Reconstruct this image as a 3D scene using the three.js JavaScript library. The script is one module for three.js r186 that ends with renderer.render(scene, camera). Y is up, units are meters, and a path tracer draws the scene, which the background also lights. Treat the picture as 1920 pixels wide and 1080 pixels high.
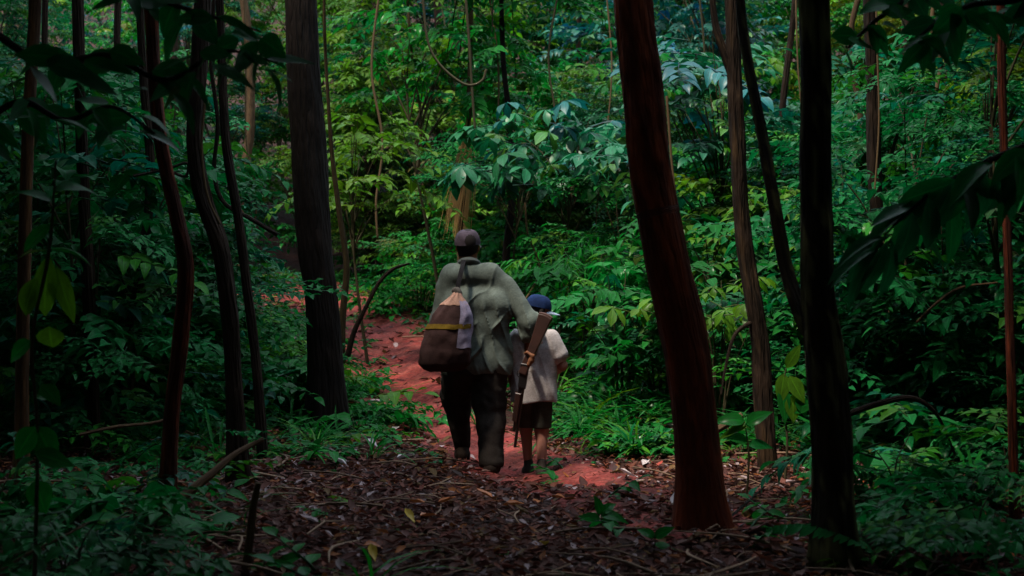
import * as THREE from 'three';
import { ImprovedNoise } from 'three/addons/math/ImprovedNoise.js';
import { mergeGeometries } from 'three/addons/utils/BufferGeometryUtils.js';

// ---------------------------------------------------------------- camera, sky, sun, exposure
const scene = new THREE.Scene();
const FPX = 2800;                                   // focal length in pixels of a 1920 wide frame
const EYE = 1.54;
const PITCH = Math.atan(-60 / FPX);
const camera = new THREE.PerspectiveCamera(2 * Math.atan(540 / FPX) * 180 / Math.PI, 1920 / 1080, 0.1, 400);
camera.position.set(0, EYE, 0);
camera.rotation.set(PITCH, 0, 0);
camera.focus = 12; camera.userData.fStop = 2.8;
camera.updateMatrixWorld(true);

const SUN_DIR = new THREE.Vector3(-0.32, 1.0, 0.30).normalize();
function makeSky() {                                // thin bright overcast, a little brighter towards the veiled sun
  const w = 128, h = 64, data = new Float32Array(w * h * 4);
  for (let j = 0; j < h; j++) for (let i = 0; i < w; i++) {
    const el = (j + 0.5) / h * Math.PI - Math.PI / 2, az = (i + 0.5) / w * 2 * Math.PI;
    const s = Math.max(0, Math.sin(el)), dx = Math.cos(el) * Math.cos(az), dz = Math.cos(el) * Math.sin(az);
    const near = Math.max(0, dx * SUN_DIR.x + Math.sin(el) * SUN_DIR.y + dz * SUN_DIR.z);
    const L = (1 + 2 * s) / 3 * (1 + 0.5 * Math.pow(near, 6)), k = (j * w + i) * 4;
    data[k] = L * 0.80; data[k + 1] = L * 0.95; data[k + 2] = L * 1.12; data[k + 3] = 1;
  }
  const t = new THREE.DataTexture(data, w, h, THREE.RGBAFormat, THREE.FloatType);
  t.mapping = THREE.EquirectangularReflectionMapping; t.magFilter = THREE.LinearFilter; t.needsUpdate = true;
  return t;
}
const sky = makeSky();
scene.background = sky; scene.environment = sky;

const sun = new THREE.DirectionalLight(new THREE.Color(1, 0.90, 0.74), 2.3);
sun.position.copy(SUN_DIR).multiplyScalar(60).add(new THREE.Vector3(0, 0, -14));
sun.target.position.set(0, 0, -14);
sun.castShadow = true; sun.shadow.radius = 10;
sun.shadow.mapSize.set(2048, 2048);
Object.assign(sun.shadow.camera, { left: -40, right: 40, top: 40, bottom: -40, near: 1, far: 140 });
scene.add(sun, sun.target);

const renderer = new THREE.WebGLRenderer({ antialias: true });
renderer.setSize(1024, 576);
renderer.toneMapping = THREE.LinearToneMapping;
renderer.toneMappingExposure = 3.5;
renderer.shadowMap.enabled = true;

// ---------------------------------------------------------------- helpers
function RNG(seed) { let a = seed >>> 0; return () => { a = (a + 0x6D2B79F5) | 0; let t = Math.imul(a ^ (a >>> 15), 1 | a); t = (t + Math.imul(t ^ (t >>> 7), 61 | t)) ^ t; return ((t ^ (t >>> 14)) >>> 0) / 4294967296; }; }
const NOISE = new ImprovedNoise();
const n3 = (x, y, z) => NOISE.noise(x + 31.7, y + 11.3, z + 57.1);
const V = (x, y, z) => new THREE.Vector3(x, y, z);
const lerp = (a, b, t) => a + (b - a) * t, clamp = (x, a, b) => Math.min(b, Math.max(a, x));
const smooth = (a, b, x) => { const t = clamp((x - a) / (b - a), 0, 1); return t * t * (3 - 2 * t); };
const gauss = (r) => (r() + r() + r() + r() - 2) * 0.87;

const taken = new Map();
function numbered(name) { const n = taken.get(name) || 0; taken.set(name, n + 1); return n ? name + '_' + String(n).padStart(3, '0') : name; }
function tag(o, label, category, group, kind) {
  if (label) o.userData.label = label;
  if (category) o.userData.category = category;
  if (group) o.userData.group = group;
  if (kind) o.userData.kind = kind;
  return o;
}
function thing(name, label, category, pos, group) {
  const g = new THREE.Group(); g.name = numbered(name); if (pos) g.position.copy(pos);
  tag(g, label, category, group); scene.add(g); return g;
}
function part(name, geo, mat, parent) {
  const m = new THREE.Mesh(geo, mat); m.name = parent === scene ? numbered(name) : name; m.castShadow = m.receiveShadow = true;
  (parent || scene).add(m); return m;
}
// things that look alike get a label of their own from their look and their place in their row
const ROWS = new Map(), ORD = 'first second third fourth fifth sixth seventh eighth ninth tenth eleventh twelfth thirteenth fourteenth fifteenth sixteenth seventeenth eighteenth nineteenth twentieth twenty-first twenty-second twenty-third twenty-fourth twenty-fifth twenty-sixth twenty-seventh twenty-eighth twenty-ninth thirtieth thirty-first thirty-second thirty-third thirty-fourth'.split(' ');
function inRow(o, look, row) { if (!ROWS.has(row)) ROWS.set(row, []); ROWS.get(row).push([o, look]); }
function labelRows() { for (const [row, list] of ROWS) { list.sort((a, b) => a[0].position.x / -a[0].position.z - b[0].position.x / -b[0].position.z); list.forEach(([o, look], k) => { o.userData.label = list.length > 1 ? look + ' ' + row + ', ' + (ORD[k] || 'last') + ' from the left' : look + ' ' + row; }); } }
// point on the ray through a pixel of the 1920 x 1080 photograph, at a distance d straight ahead
const CP = Math.cos(PITCH), SP = Math.sin(PITCH);
function at(px, py, d) {
  const u = (px - 960) / FPX, v = (540 - py) / FPX;
  const y = v * CP + SP, z = -CP + v * SP, k = d / -z;
  return V(u * k, EYE + y * k, -d);
}

// ---------------------------------------------------------------- terrain
const PATH = [[3.9, 2.5], [2.4, 5.5], [1.0, 8.6], [0.22, 10.7], [-0.36, 12.6], [-0.95, 14.6], [-1.42, 17.0], [-1.72, 19.5], [-2.15, 22.2], [-3.3, 25.0], [-5.2, 27.6], [-8.2, 29.6], [-12, 31], [-18, 32]];   // x, distance
const PATHW = [0.4, 0.42, 0.45, 0.50, 0.52, 0.58, 0.66, 0.80, 0.90, 0.95, 0.85, 0.9, 0.9, 0.9];
const pathCurve = new THREE.CatmullRomCurve3(PATH.map(([x, d]) => V(x, 0, -d)));
const pathPts = pathCurve.getPoints(220);
function pathDist(x, z) { let b = 1e9; for (let i = 0; i < pathPts.length; i++) { const p = pathPts[i], q = (p.x - x) ** 2 + (p.z - z) ** 2; if (q < b) b = q; } return Math.sqrt(b); }
function baseH(d) {
  let h = d > 12 ? 0.062 * (d - 12) * smooth(10, 17, d) : 0;
  if (d > 30) h += 0.24 * (d - 30) * smooth(28, 40, d);
  return Math.min(h, 24);
}
function G(x, z) {
  const d = -z;
  let h = baseH(d) + 0.05 * n3(x * 0.5, 0, z * 0.5) + 0.016 * n3(x * 2.3, 3, z * 2.3);
  if (Math.abs(x) < 14 && d > 0 && d < 34) { const q = pathDist(x, z); h -= 0.085 * (1 - smooth(0.10, 0.42, q)) * smooth(9.6, 10.7, d); if (q > 0.5) h += 0.05 * smooth(0.6, 1.8, q); }
  const ax = Math.abs(x); if (ax > 4) h += 0.05 * (ax - 4) * smooth(4, 9, ax);
  return h;
}
function groundAt(px, py) {                       // where a pixel's ray meets the terrain
  let p = at(px, py, 5);
  for (let d = 4; d < 60; d += 0.05) { p = at(px, py, d); if (p.y <= G(p.x, p.z)) break; }
  p.y = G(p.x, p.z); return p;
}

// ---------------------------------------------------------------- textures
function hash2(x, y, s) { let h = Math.imul(x, 374761393) ^ Math.imul(y, 668265263) ^ Math.imul(s, 2147483647 - 57); h = Math.imul(h ^ (h >>> 13), 1274126177); return ((h ^ (h >>> 16)) >>> 0) / 4294967296; }
function pnoise(u, v, px, py, s) {                // value noise that repeats after px, py cells
  const x = Math.floor(u), y = Math.floor(v), fx = u - x, fy = v - y, w = (t) => t * t * (3 - 2 * t);
  const m = (a, n) => ((a % n) + n) % n, h = (a, b) => hash2(m(a, px), m(b, py), s);
  return lerp(lerp(h(x, y), h(x + 1, y), w(fx)), lerp(h(x, y + 1), h(x + 1, y + 1), w(fx)), w(fy));
}
function fbm(u, v, px, py, s, oct = 4) { let a = 0.5, r = 0, t = 0; for (let k = 0; k < oct; k++) { r += a * pnoise(u * px, v * py, px, py, s + k); t += a; a *= 0.5; px *= 2; py *= 2; } return r / t; }
function tex(w, h, fn, srgb) {
  const d = new Uint8Array(w * h * 4);
  for (let j = 0; j < h; j++) for (let i = 0; i < w; i++) { const c = fn(i / w, j / h), k = (j * w + i) * 4; for (let q = 0; q < 3; q++) d[k + q] = clamp(Math.round(255 * (c.length ? c[q] : c)), 0, 255); d[k + 3] = 255; }
  const t = new THREE.DataTexture(d, w, h); t.wrapS = t.wrapT = THREE.RepeatWrapping; t.magFilter = THREE.LinearFilter; t.minFilter = THREE.LinearMipmapLinearFilter; t.generateMipmaps = true;
  if (srgb) t.colorSpace = THREE.SRGBColorSpace; t.needsUpdate = true; return t;
}
const barkH = (u, v) => { const a = fbm(u, v, 10, 3, 5, 4), b = fbm(u, v, 28, 6, 9, 3); return clamp(Math.abs(a - 0.5) * 2.4 * 0.6 + b * 0.4, 0, 1); };
const smoothBarkH = (u, v) => clamp(0.5 * fbm(u, v, 6, 14, 15, 4) + 0.5 * fbm(u, v, 30, 12, 19, 3), 0, 1);
const BARK_BUMP = tex(384, 384, barkH), SMOOTH_BUMP = tex(256, 256, smoothBarkH);
const BARK_TONE = tex(384, 384, (u, v) => { const h = barkH(u, v), q = fbm(u, v, 4, 4, 33, 4); const t = 0.55 + 0.35 * h + 0.35 * (q - 0.5); return [t, t * 0.98, t * 0.95]; }, true);
const SMOOTH_TONE = tex(256, 256, (u, v) => { const q = fbm(u, v, 5, 3, 41, 4), f = fbm(u, v, 40, 20, 44, 2); const t = 0.72 + 0.5 * (q - 0.5) + 0.25 * (f - 0.5); return [t, t * (0.95 + 0.1 * (f - 0.5)), t * 0.95]; }, true);
const SOIL_TONE = tex(512, 512, (u, v) => { const q = fbm(u, v, 5, 5, 51, 5), f = fbm(u, v, 60, 60, 57, 2), r = fbm(u, v, 14, 14, 59, 3); const t = 0.6 + 0.55 * (q - 0.5) + 0.3 * (f - 0.5); return [t, t * (0.92 + 0.35 * (r - 0.5)), t * (0.92 + 0.3 * (r - 0.5))]; }, true);
const SOIL_BUMP = tex(512, 512, (u, v) => 0.6 * fbm(u, v, 16, 16, 61, 4) + 0.4 * fbm(u, v, 90, 90, 66, 2));
const CLOTH_BUMP = tex(256, 256, (u, v) => 0.5 * fbm(u, v, 9, 9, 71, 4) + 0.5 * fbm(u, v, 70, 70, 75, 2));
const CLOTH_TONE = tex(256, 256, (u, v) => { const t = 0.82 + 0.4 * (fbm(u, v, 6, 6, 81, 4) - 0.5) + 0.16 * (fbm(u, v, 64, 64, 83, 2) - 0.5); return [t, t, t]; }, true);
const LEAF_TONE = tex(128, 128, (u, v) => { const side = Math.abs(v - 0.5), vein = Math.abs(((u * 9 - side * 6) % 1 + 1) % 1 - 0.5) < 0.06 ? 0.10 : 0, rib = side < 0.035 ? 0.22 : 0; const t = 0.80 + 0.3 * (fbm(u, v, 5, 5, 91, 4) - 0.5) + vein + rib; return [t, t, t * 0.9]; }, true);

// ---------------------------------------------------------------- materials
const lin = (r, g, b) => new THREE.Color().setRGB(r, g, b);
const leafMat = (name, r, g, b, through = 0.4, coat = 0.7, cr = 0.34) => { const m = new THREE.MeshPhysicalMaterial({ color: lin(r, g, b), roughness: 0.92, specularIntensity: 0.1, transmission: through, thickness: 0, clearcoat: coat, clearcoatRoughness: cr, side: THREE.DoubleSide, vertexColors: true }); m.name = name; return m; };
const M = {
  leaf: leafMat('leaf_green', 0.005, 0.150, 0.018, 0.48, 0.14, 0.24),
  leafDeep: leafMat('leaf_blue_green', 0.003, 0.138, 0.028, 0.42, 0.12, 0.26),
  leafGloss: leafMat('leaf_glossy', 0.005, 0.125, 0.040, 0.35, 0.45, 0.38),
  leafLime: leafMat('leaf_lime', 0.075, 0.20, 0.008, 0.5, 0.2, 0.3),  // yellow-green leaf; also stands in for light on or through leaves
  leafDry: leafMat('leaf_dry', 1, 1, 1, 0.15, 0.08, 0.45),
};
for (const m of [M.leaf, M.leafDeep, M.leafLime, M.leafGloss]) { m.map = LEAF_TONE; }
function std(name, r, g, b, rough, extra = {}) { const m = new THREE.MeshPhysicalMaterial({ color: lin(r, g, b), roughness: rough, specularIntensity: 0.25, ...extra }); m.name = name; return m; }
M.barkDark = std('bark_dark', 0.038, 0.022, 0.014, 0.9, { map: BARK_TONE, bumpMap: BARK_BUMP, bumpScale: 0.04, vertexColors: true });
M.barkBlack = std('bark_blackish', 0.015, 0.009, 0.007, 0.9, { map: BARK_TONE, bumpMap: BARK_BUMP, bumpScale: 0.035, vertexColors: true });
M.barkRed = std('bark_red', 0.23, 0.050, 0.018, 0.8, { map: SMOOTH_TONE, bumpMap: BARK_BUMP, bumpScale: 0.035, vertexColors: true });
M.barkMoss = std('bark_mossy', 0.045, 0.033, 0.022, 0.92, { map: BARK_TONE, bumpMap: BARK_BUMP, bumpScale: 0.04, vertexColors: true });
M.barkPale = std('bark_pale', 0.12, 0.078, 0.040, 0.9, { map: SMOOTH_TONE, bumpMap: SMOOTH_BUMP, bumpScale: 0.008, vertexColors: true });
M.stem = std('stem', 0.035, 0.030, 0.015, 0.85);
M.vine = std('vine', 0.085, 0.055, 0.028, 0.9);
M.straw = std('dry_frond', 0.30, 0.17, 0.065, 0.95);
M.humus = std('forest_soil', 0.060, 0.026, 0.018, 1, { map: SOIL_TONE, bumpMap: SOIL_BUMP, bumpScale: 0.03, vertexColors: true });
M.redSoil = std('red_soil', 0.37, 0.088, 0.070, 0.95, { map: SOIL_TONE, bumpMap: SOIL_BUMP, bumpScale: 0.025, vertexColors: true });
// ---------------------------------------------------------------- mesh builder: leaves and tubes
class MB {
  constructor() { this.p = []; this.c = []; this.u = []; this.i = []; }
  leaf(mat, L, W, o = {}) {
    const { shape = 'ovate', fold = 0.25, droop = 0.25, seg = 4, col = [1, 1, 1], wave = 0 } = o, s = this.p.length / 3, v = V(0, 0, 0);
    for (let k = 0; k <= seg; k++) {
      const t = k / seg;
      let w = shape === 'ovate' ? Math.sin(Math.PI * Math.pow(t, 0.72)) : shape === 'obovate' ? Math.sin(Math.PI * Math.pow(t, 1.45)) : shape === 'heart' ? Math.pow(Math.sin(Math.PI * Math.pow(t * 0.94 + 0.06, 0.55)), 0.8) : Math.pow(Math.sin(Math.PI * t), 0.75);
      w = Math.max(w, 0.03) * W / 2;
      const x = L * t * (1 - 0.25 * droop * t), y = -droop * L * t * t;
      for (const e of [-1, 0, 1]) {
        v.set(x - (shape === 'heart' && k === 0 ? 0.12 * L * Math.abs(e) : 0), y + fold * w * Math.abs(e) + wave * W * Math.sin(t * 9 + e) * Math.abs(e), e * w).applyMatrix4(mat);
        this.p.push(v.x, v.y, v.z); this.c.push(...col); this.u.push(t, 0.5 + 0.5 * e);
      }
      if (k) { const a = s + (k - 1) * 3; this.i.push(a, a + 1, a + 3, a + 1, a + 4, a + 3, a + 1, a + 2, a + 4, a + 2, a + 5, a + 4); }
    }
    return this;
  }
  tube(pts, rad, sides = 6, col = [1, 1, 1], uvs = 1, shapeFn) {   // pts: Vector3[], rad: number[] or number
    const s = this.p.length / 3, n = pts.length; let len = 0;
    const T = V(0, 0, 0), A = V(0, 0, 0), B = V(0, 0, 0); let ref = V(1, 0, 0);
    for (let k = 0; k < n; k++) {
      T.subVectors(pts[Math.min(k + 1, n - 1)], pts[Math.max(k - 1, 0)]).normalize();
      if (k === 0 && Math.abs(T.x) > 0.8) ref = V(0, 0, 1);
      A.copy(ref).addScaledVector(T, -ref.dot(T)).normalize(); B.crossVectors(T, A); ref = A.clone();
      if (k) len += pts[k].distanceTo(pts[k - 1]);
      const r = Array.isArray(rad) ? rad[k] : rad;
      for (let q = 0; q <= sides; q++) {
        const a = q / sides * 2 * Math.PI, f = shapeFn ? shapeFn(q === sides ? 0 : a, len, k / (n - 1)) : 1, ca = Math.cos(a) * r * f, sa = Math.sin(a) * r * f;
        this.p.push(pts[k].x + A.x * ca + B.x * sa, pts[k].y + A.y * ca + B.y * sa, pts[k].z + A.z * ca + B.z * sa);
        const cc = typeof col === 'function' ? col(pts[k], a, len) : col; this.c.push(...cc);
        this.u.push(q / sides * Math.max(1, Math.round(6.28 * r * uvs * 2)), len * uvs);
      }
      if (k) for (let q = 0; q < sides; q++) { const a = s + (k - 1) * (sides + 1) + q, b = a + sides + 1; this.i.push(a, a + 1, b, a + 1, b + 1, b); }
    }
    for (const [k, e] of [[0, 1], [n - 1, -1]]) {                  // end caps
      const c = this.p.length / 3; this.p.push(pts[k].x, pts[k].y, pts[k].z); this.c.push(...(typeof col === 'function' ? col(pts[k], 0, len) : col)); this.u.push(0, 0);
      for (let q = 0; q < sides; q++) { const a = s + k * (sides + 1) + q; e > 0 ? this.i.push(c, a + 1, a) : this.i.push(c, a, a + 1); }
    }
    return this;
  }
  geo() {
    const g = new THREE.BufferGeometry();
    g.setAttribute('position', new THREE.Float32BufferAttribute(this.p, 3));
    g.setAttribute('color', new THREE.Float32BufferAttribute(this.c, 3));
    g.setAttribute('uv', new THREE.Float32BufferAttribute(this.u, 2));
    g.setIndex(this.i); g.computeVertexNormals(); return g;
  }
}
const spline = (pts, n) => new THREE.CatmullRomCurve3(pts, false, 'centripetal').getPoints(n);
const euler = new THREE.Euler(), qt = new THREE.Quaternion(), one = V(1, 1, 1);
function mat(x, y, z, yaw, pitch, roll, s = 1) { euler.set(roll, yaw, pitch, 'YZX'); return new THREE.Matrix4().compose(V(x, y, z), qt.setFromEuler(euler), V(s, s, s)); }
const TWIG = [0.9, 0.45, 0.6];

// ---------------------------------------------------------------- leaf sprays (each a twig with its leaves, along +x)
function sprayAlternate(seed, Ls, n, L, W, o = {}) {
  const r = RNG(seed), b = new MB(), lift = o.lift ?? 0.1, dr = o.arc ?? 0.3, pts = [];
  const P = (t) => V(Ls * t, Ls * (lift * t - dr * t * t), 0.04 * Ls * Math.sin(t * 5 + seed));
  for (let k = 0; k <= 5; k++) pts.push(P(k / 5));
  b.tube(pts, pts.map((_, k) => 0.006 * (1 - k / 6.5) * (o.thick || 1)), 4, TWIG);
  for (let k = 0; k < n; k++) {
    const t = 0.12 + 0.88 * (k + 0.5 * r()) / n, p = P(Math.min(1, t)), side = k % 2 ? 1 : -1, last = k === n - 1;
    const yaw = last ? 0.2 * (r() - 0.5) : side * (0.75 + 0.5 * r()), s = (0.75 + 0.5 * r()) * (1 - 0.25 * t);
    const v = 0.8 + 0.45 * r();
    b.leaf(mat(p.x, p.y, p.z, yaw, (o.pitch ?? 0) + 0.5 * (r() - 0.5), 0.5 * (r() - 0.5), s), L, W, { shape: o.shape || 'ovate', fold: o.fold ?? 0.3, droop: (o.droop ?? 0.35) * (0.5 + r()), seg: o.seg || 4, col: [v * (0.9 + 0.5 * r() * r()), v, v] });
  }
  return b.geo();
}
function sprayWhorl(seed, n, L, W, o = {}) {
  const r = RNG(seed), b = new MB(), pet = o.petiole ?? 0.25, E = V(pet, 0.1 * pet, 0);
  b.tube([V(0, 0, 0), V(pet * 0.5, 0.09 * pet, 0), E], [0.006, 0.005, 0.004], 4, TWIG);
  for (let k = 0; k < n; k++) { const a = -2.4 + 4.8 * (k + 0.3 * r()) / (n - 1 || 1), v = 0.85 + 0.35 * r(); b.leaf(mat(E.x, E.y, E.z, a, -0.15 + 0.3 * (r() - 0.5), 0.3 * (r() - 0.5), 0.8 + 0.4 * r()), L, W, { shape: 'obovate', fold: 0.22, droop: 0.3 + 0.3 * r(), seg: 4, col: [v, v, v] }); }
  return b.geo();
}
function sprayBranched(seed, Ls, n, L, W, o = {}) {                // a twig with side twigs, many small leaves
  const r = RNG(seed), b = new MB();
  const twig = (M4, len, m) => { const tmp = []; for (let k = 0; k <= 3; k++) tmp.push(V(len * k / 3, -0.2 * len * (k / 3) ** 2, 0).applyMatrix4(M4)); b.tube(tmp, [0.004, 0.003, 0.0025, 0.001], 3, TWIG);
    for (let k = 0; k < m; k++) { const t = 0.15 + 0.85 * k / (m - 1), side = k % 2 ? 1 : -1, v = 0.75 + 0.5 * r(), lm = mat(len * t, -0.2 * len * t * t, 0, side * (0.7 + 0.5 * r()), 0.5 * (r() - 0.5), 0.7 * (r() - 0.5), 0.7 + 0.6 * r()).premultiply(M4); b.leaf(lm, L, W, { fold: 0.3, droop: 0.3, seg: 3, shape: o.shape || 'ovate', col: [v * (0.9 + 0.5 * r() * r()), v, v] }); } };
  twig(mat(0, 0, 0, 0, 0.05, 0), Ls, n);
  for (let k = 0; k < 3; k++) twig(mat(Ls * (0.2 + 0.22 * k), 0, 0, (k % 2 ? 1 : -1) * (0.6 + 0.4 * r()), 0.3 * (r() - 0.4), 0), Ls * 0.55, Math.round(n * 0.6));
  return b.geo();
}
function sprayFern(seed, L, n) {
  const r = RNG(seed), b = new MB(), P = (t) => V(L * t, L * (0.55 * t - 0.75 * t * t), 0.03 * L * Math.sin(4 * t + seed)), pts = [];
  for (let k = 0; k <= 8; k++) pts.push(P(k / 8));
  b.tube(pts, pts.map((_, k) => 0.005 * (1 - k / 9)), 4, TWIG);
  for (let k = 0; k < n; k++) { const t = 0.14 + 0.84 * k / n, p = P(t), s = Math.sin(Math.PI * Math.pow(t, 0.7)); for (const e of [-1, 1]) { const v = 0.85 + 0.3 * r(); b.leaf(mat(p.x, p.y, p.z, e * (1.15 + 0.15 * r()), 0.55 - 1.4 * t + 0.1 * r(), 0, 1), 0.28 * L * s + 0.015, 0.055 * L, { shape: 'lance', fold: 0.15, droop: 0.25, seg: 3, col: [v, v, v] }); } }
  return b.geo();
}
function sprayGrass(seed, n, L, W) {
  const r = RNG(seed), b = new MB();
  for (let k = 0; k < n; k++) { const v = 0.7 + 0.6 * r(); b.leaf(mat(0.05 * (r() - 0.5), 0, 0.05 * (r() - 0.5), r() * 6.28, 0.7 + 0.75 * r(), 0, 0.6 + 0.7 * r()), L, W, { shape: 'lance', fold: 0.3, droop: 0.5 + 0.5 * r(), seg: 4, col: [v, v, v] }); }
  return b.geo();
}
function sprayLitter(seed) {
  const b = new MB(), r = RNG(seed);
  b.leaf(mat(-0.05, 0.004, 0, 0, 0.05, 0), 0.11, 0.055, { fold: 0.35 + 0.5 * r(), droop: (r() - 0.5) * 0.8, seg: 4, shape: seed % 3 ? 'ovate' : 'obovate', wave: 0.06 });
  return b.geo();
}
const S = {
  broad: [sprayAlternate(11, 0.5, 9, 0.18, 0.092), sprayAlternate(12, 0.62, 11, 0.165, 0.080), sprayAlternate(13, 0.42, 7, 0.21, 0.115)],
  small: [sprayBranched(21, 0.45, 11, 0.085, 0.042), sprayBranched(22, 0.55, 13, 0.075, 0.036), sprayBranched(23, 0.4, 10, 0.095, 0.05)],
  lance: [sprayAlternate(31, 0.5, 11, 0.24, 0.040, { shape: 'lance', droop: 0.5, arc: 0.5 }), sprayAlternate(32, 0.6, 13, 0.21, 0.034, { shape: 'lance', droop: 0.6, arc: 0.45 })],
  whorl: [sprayWhorl(41, 7, 0.21, 0.085), sprayWhorl(42, 6, 0.24, 0.10, { petiole: 0.3 }), sprayWhorl(43, 5, 0.2, 0.095, { petiole: 0.2 })],
  large: [sprayAlternate(51, 0.7, 8, 0.32, 0.14, { droop: 0.5, seg: 5 }), sprayAlternate(52, 0.8, 9, 0.30, 0.12, { droop: 0.6, seg: 5, shape: 'lance' })],
  fern: [sprayFern(61, 0.6, 16), sprayFern(62, 0.75, 20)],
  grass: [sprayGrass(71, 12, 0.28, 0.012), sprayGrass(72, 9, 0.36, 0.016)],
  herb: [sprayWhorl(81, 5, 0.07, 0.04, { petiole: 0.05 }), sprayAlternate(82, 0.16, 7, 0.07, 0.04, { lift: 0.5 }), sprayAlternate(83, 0.2, 6, 0.1, 0.05, { lift: 0.6 })],
  litter: [sprayLitter(1), sprayLitter(2), sprayLitter(3), sprayLitter(4), sprayLitter(5)],
};
// scatter: rows of [matrix, colour] over the variants of a spray, one InstancedMesh for each variant
function scatter(name, geos, material, rows, parent, kind = 'stuff') {
  if (parent === scene) { parent = new THREE.Group(); parent.name = numbered(name); parent.userData.kind = 'stuff'; scene.add(parent); name = name === 'leaf_litter' ? 'dead_leaves' : name === 'twig_litter' ? 'dead_twigs' : name === 'grass' ? 'grass_tufts' : 'herb_leaves'; }
  const per = geos.map(() => []); rows.forEach((row, k) => per[k % geos.length].push(row));
  per.forEach((list, v) => {
    if (!list.length) return;
    const im = new THREE.InstancedMesh(geos[v], material, list.length);
    list.forEach(([m4, c], k) => { im.setMatrixAt(k, m4); im.setColorAt(k, c); });
    im.name = parent === scene ? numbered(name) : name; im.castShadow = im.receiveShadow = true; if (kind) im.userData.kind = kind;
    parent.add(im); if (v === 0) scatter.last = im;
  });
}
function tint(r, t, spread = 0.3, mixed = true) { const odd = mixed ? r() : 1; if (odd < 0.014) t = [t[0] * 11, t[1] * 0.62, t[2]]; else if (odd < 0.14) t = [t[0] * 9, t[1] * 1.25, t[2] * 0.4]; else if (odd < 0.28) t = [t[0] * 0.7, t[1] * 0.85, t[2] * 2.2]; const k = 0.75 + 0.55 * r(), w = r() * r(); return new THREE.Color().setRGB(t[0] * k * (1 - spread * 0.5 + spread * 2.2 * w), t[1] * k, t[2] * k * (1 + spread * (r() - 0.3))); }

// leafy clusters at the ends of limbs; all in the plant's own axes
function leafyRows(r, clusters, n, spread, o) {
  const rows = [];
  for (let k = 0; k < n; k++) {
    const c = clusters[Math.floor(r() * clusters.length)], g = V(gauss(r), gauss(r) * (o.flat ?? 0.55), gauss(r)), p = c.p.clone().addScaledVector(g, spread * (c.s || 1));
    const yaw = Math.atan2(-g.z - 0.3 * c.p.z, g.x + 0.3 * c.p.x) + (r() - 0.5) * 1.6, pitch = (o.pitch ?? -0.05) + 0.7 * (r() - 0.5);
    rows.push([mat(p.x, p.y, p.z, yaw, pitch, 0.9 * (r() - 0.5), (o.scale || 1) * (0.65 + 0.7 * r())), tint(r, o.tint || [1, 1, 1], o.hue ?? 0.3, o.mat !== M.leafLime)]);
  }
  return rows;
}
function bush(o) {                                  // o: name,label,category,group,x,d,h,r,n,kind,mat,tint,seed
  const r = RNG(o.seed), z = -o.d, root = thing(o.name, o.label, o.category || 'shrub', V(o.x, G(o.x, z) - 0.02, z), o.group), K = o.clusters || Math.round(5 + o.h * 2.4), cl = [], b = new MB(), low = o.low ?? 0.12;
  const ph = r() * 6, lead = (y) => V(0.05 * o.h * Math.sin(ph + y * 0.9), y, 0.05 * o.h * Math.cos(ph * 2 + y * 0.8)).sub(V(0.05 * o.h * Math.sin(ph), 0, 0.05 * o.h * Math.cos(ph * 2)));
  if (o.h >= 1.6) { const P0 = []; for (let k = 0; k <= 12; k++) P0.push(lead(o.h * 0.92 * k / 12)); b.tube(P0, P0.map((_, k) => (0.006 + 0.0045 * o.h) * (1.1 - k / 14)), 6); }
  for (let k = 0; k < K; k++) {
    const y = o.h * (low + (0.97 - low) * Math.pow((k + r()) / K, 0.9)), a = k * 2.4 + r() * 1.2, q = o.r * Math.sqrt(0.15 + 0.85 * r()) * (0.55 + 0.45 * Math.sin(Math.PI * clamp(y / o.h, 0, 1) * 0.9));
    const p = V(q * Math.cos(a), y, q * Math.sin(a)); cl.push({ p, s: 0.8 + 0.4 * r() });
    const rs = 0.006 + 0.0045 * o.h;
    if (o.h < 1.6) { const f = V(0.1 * o.r * Math.cos(a), 0, 0.1 * o.r * Math.sin(a)), m = V(p.x * 0.35 + 0.08 * (r() - 0.5), y * 0.6, p.z * 0.35 + 0.08 * (r() - 0.5)); b.tube(spline([f, m, p], 7), [0, 1, 2, 3, 4, 5, 6, 7].map((q2) => rs * (1 - q2 / 9)), 5); }
    else { const at0 = lead(clamp(y * (0.55 + 0.2 * r()), 0.15, o.h * 0.9)), m = at0.clone().lerp(p, 0.5).add(V(0, 0.12, 0)); b.tube(spline([at0, m, p], 6), [0, 1, 2, 3, 4, 5, 6].map((q2) => rs * 0.55 * (1 - q2 / 8)), 4); }
  }
  if (o.row) inRow(root, (o.h > 4.5 ? 'tall ' : o.h > 2 ? 'middle-sized ' : o.h > 0.8 ? 'low ' : 'tiny ') + { broad: 'broad-leaved ', small: 'small-leaved ', whorl: 'whorl-leaved ', lance: 'narrow-leaved ', fern: 'feathery ', herb: 'herb-like ' }[o.kind] + ((o.mat || M.leaf) === M.leafLime ? 'yellow-green' : o.mat === M.leafDeep ? 'dark green' : 'green') + ' shrub', o.row);
  part('stem', b.geo(), o.stemMat || M.stem, root);
  scatter('foliage', S[o.kind], o.mat || M.leaf, leafyRows(r, cl, o.n, o.spread || Math.max(0.16, o.r * 0.34), o), root);
  return root;
}
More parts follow.
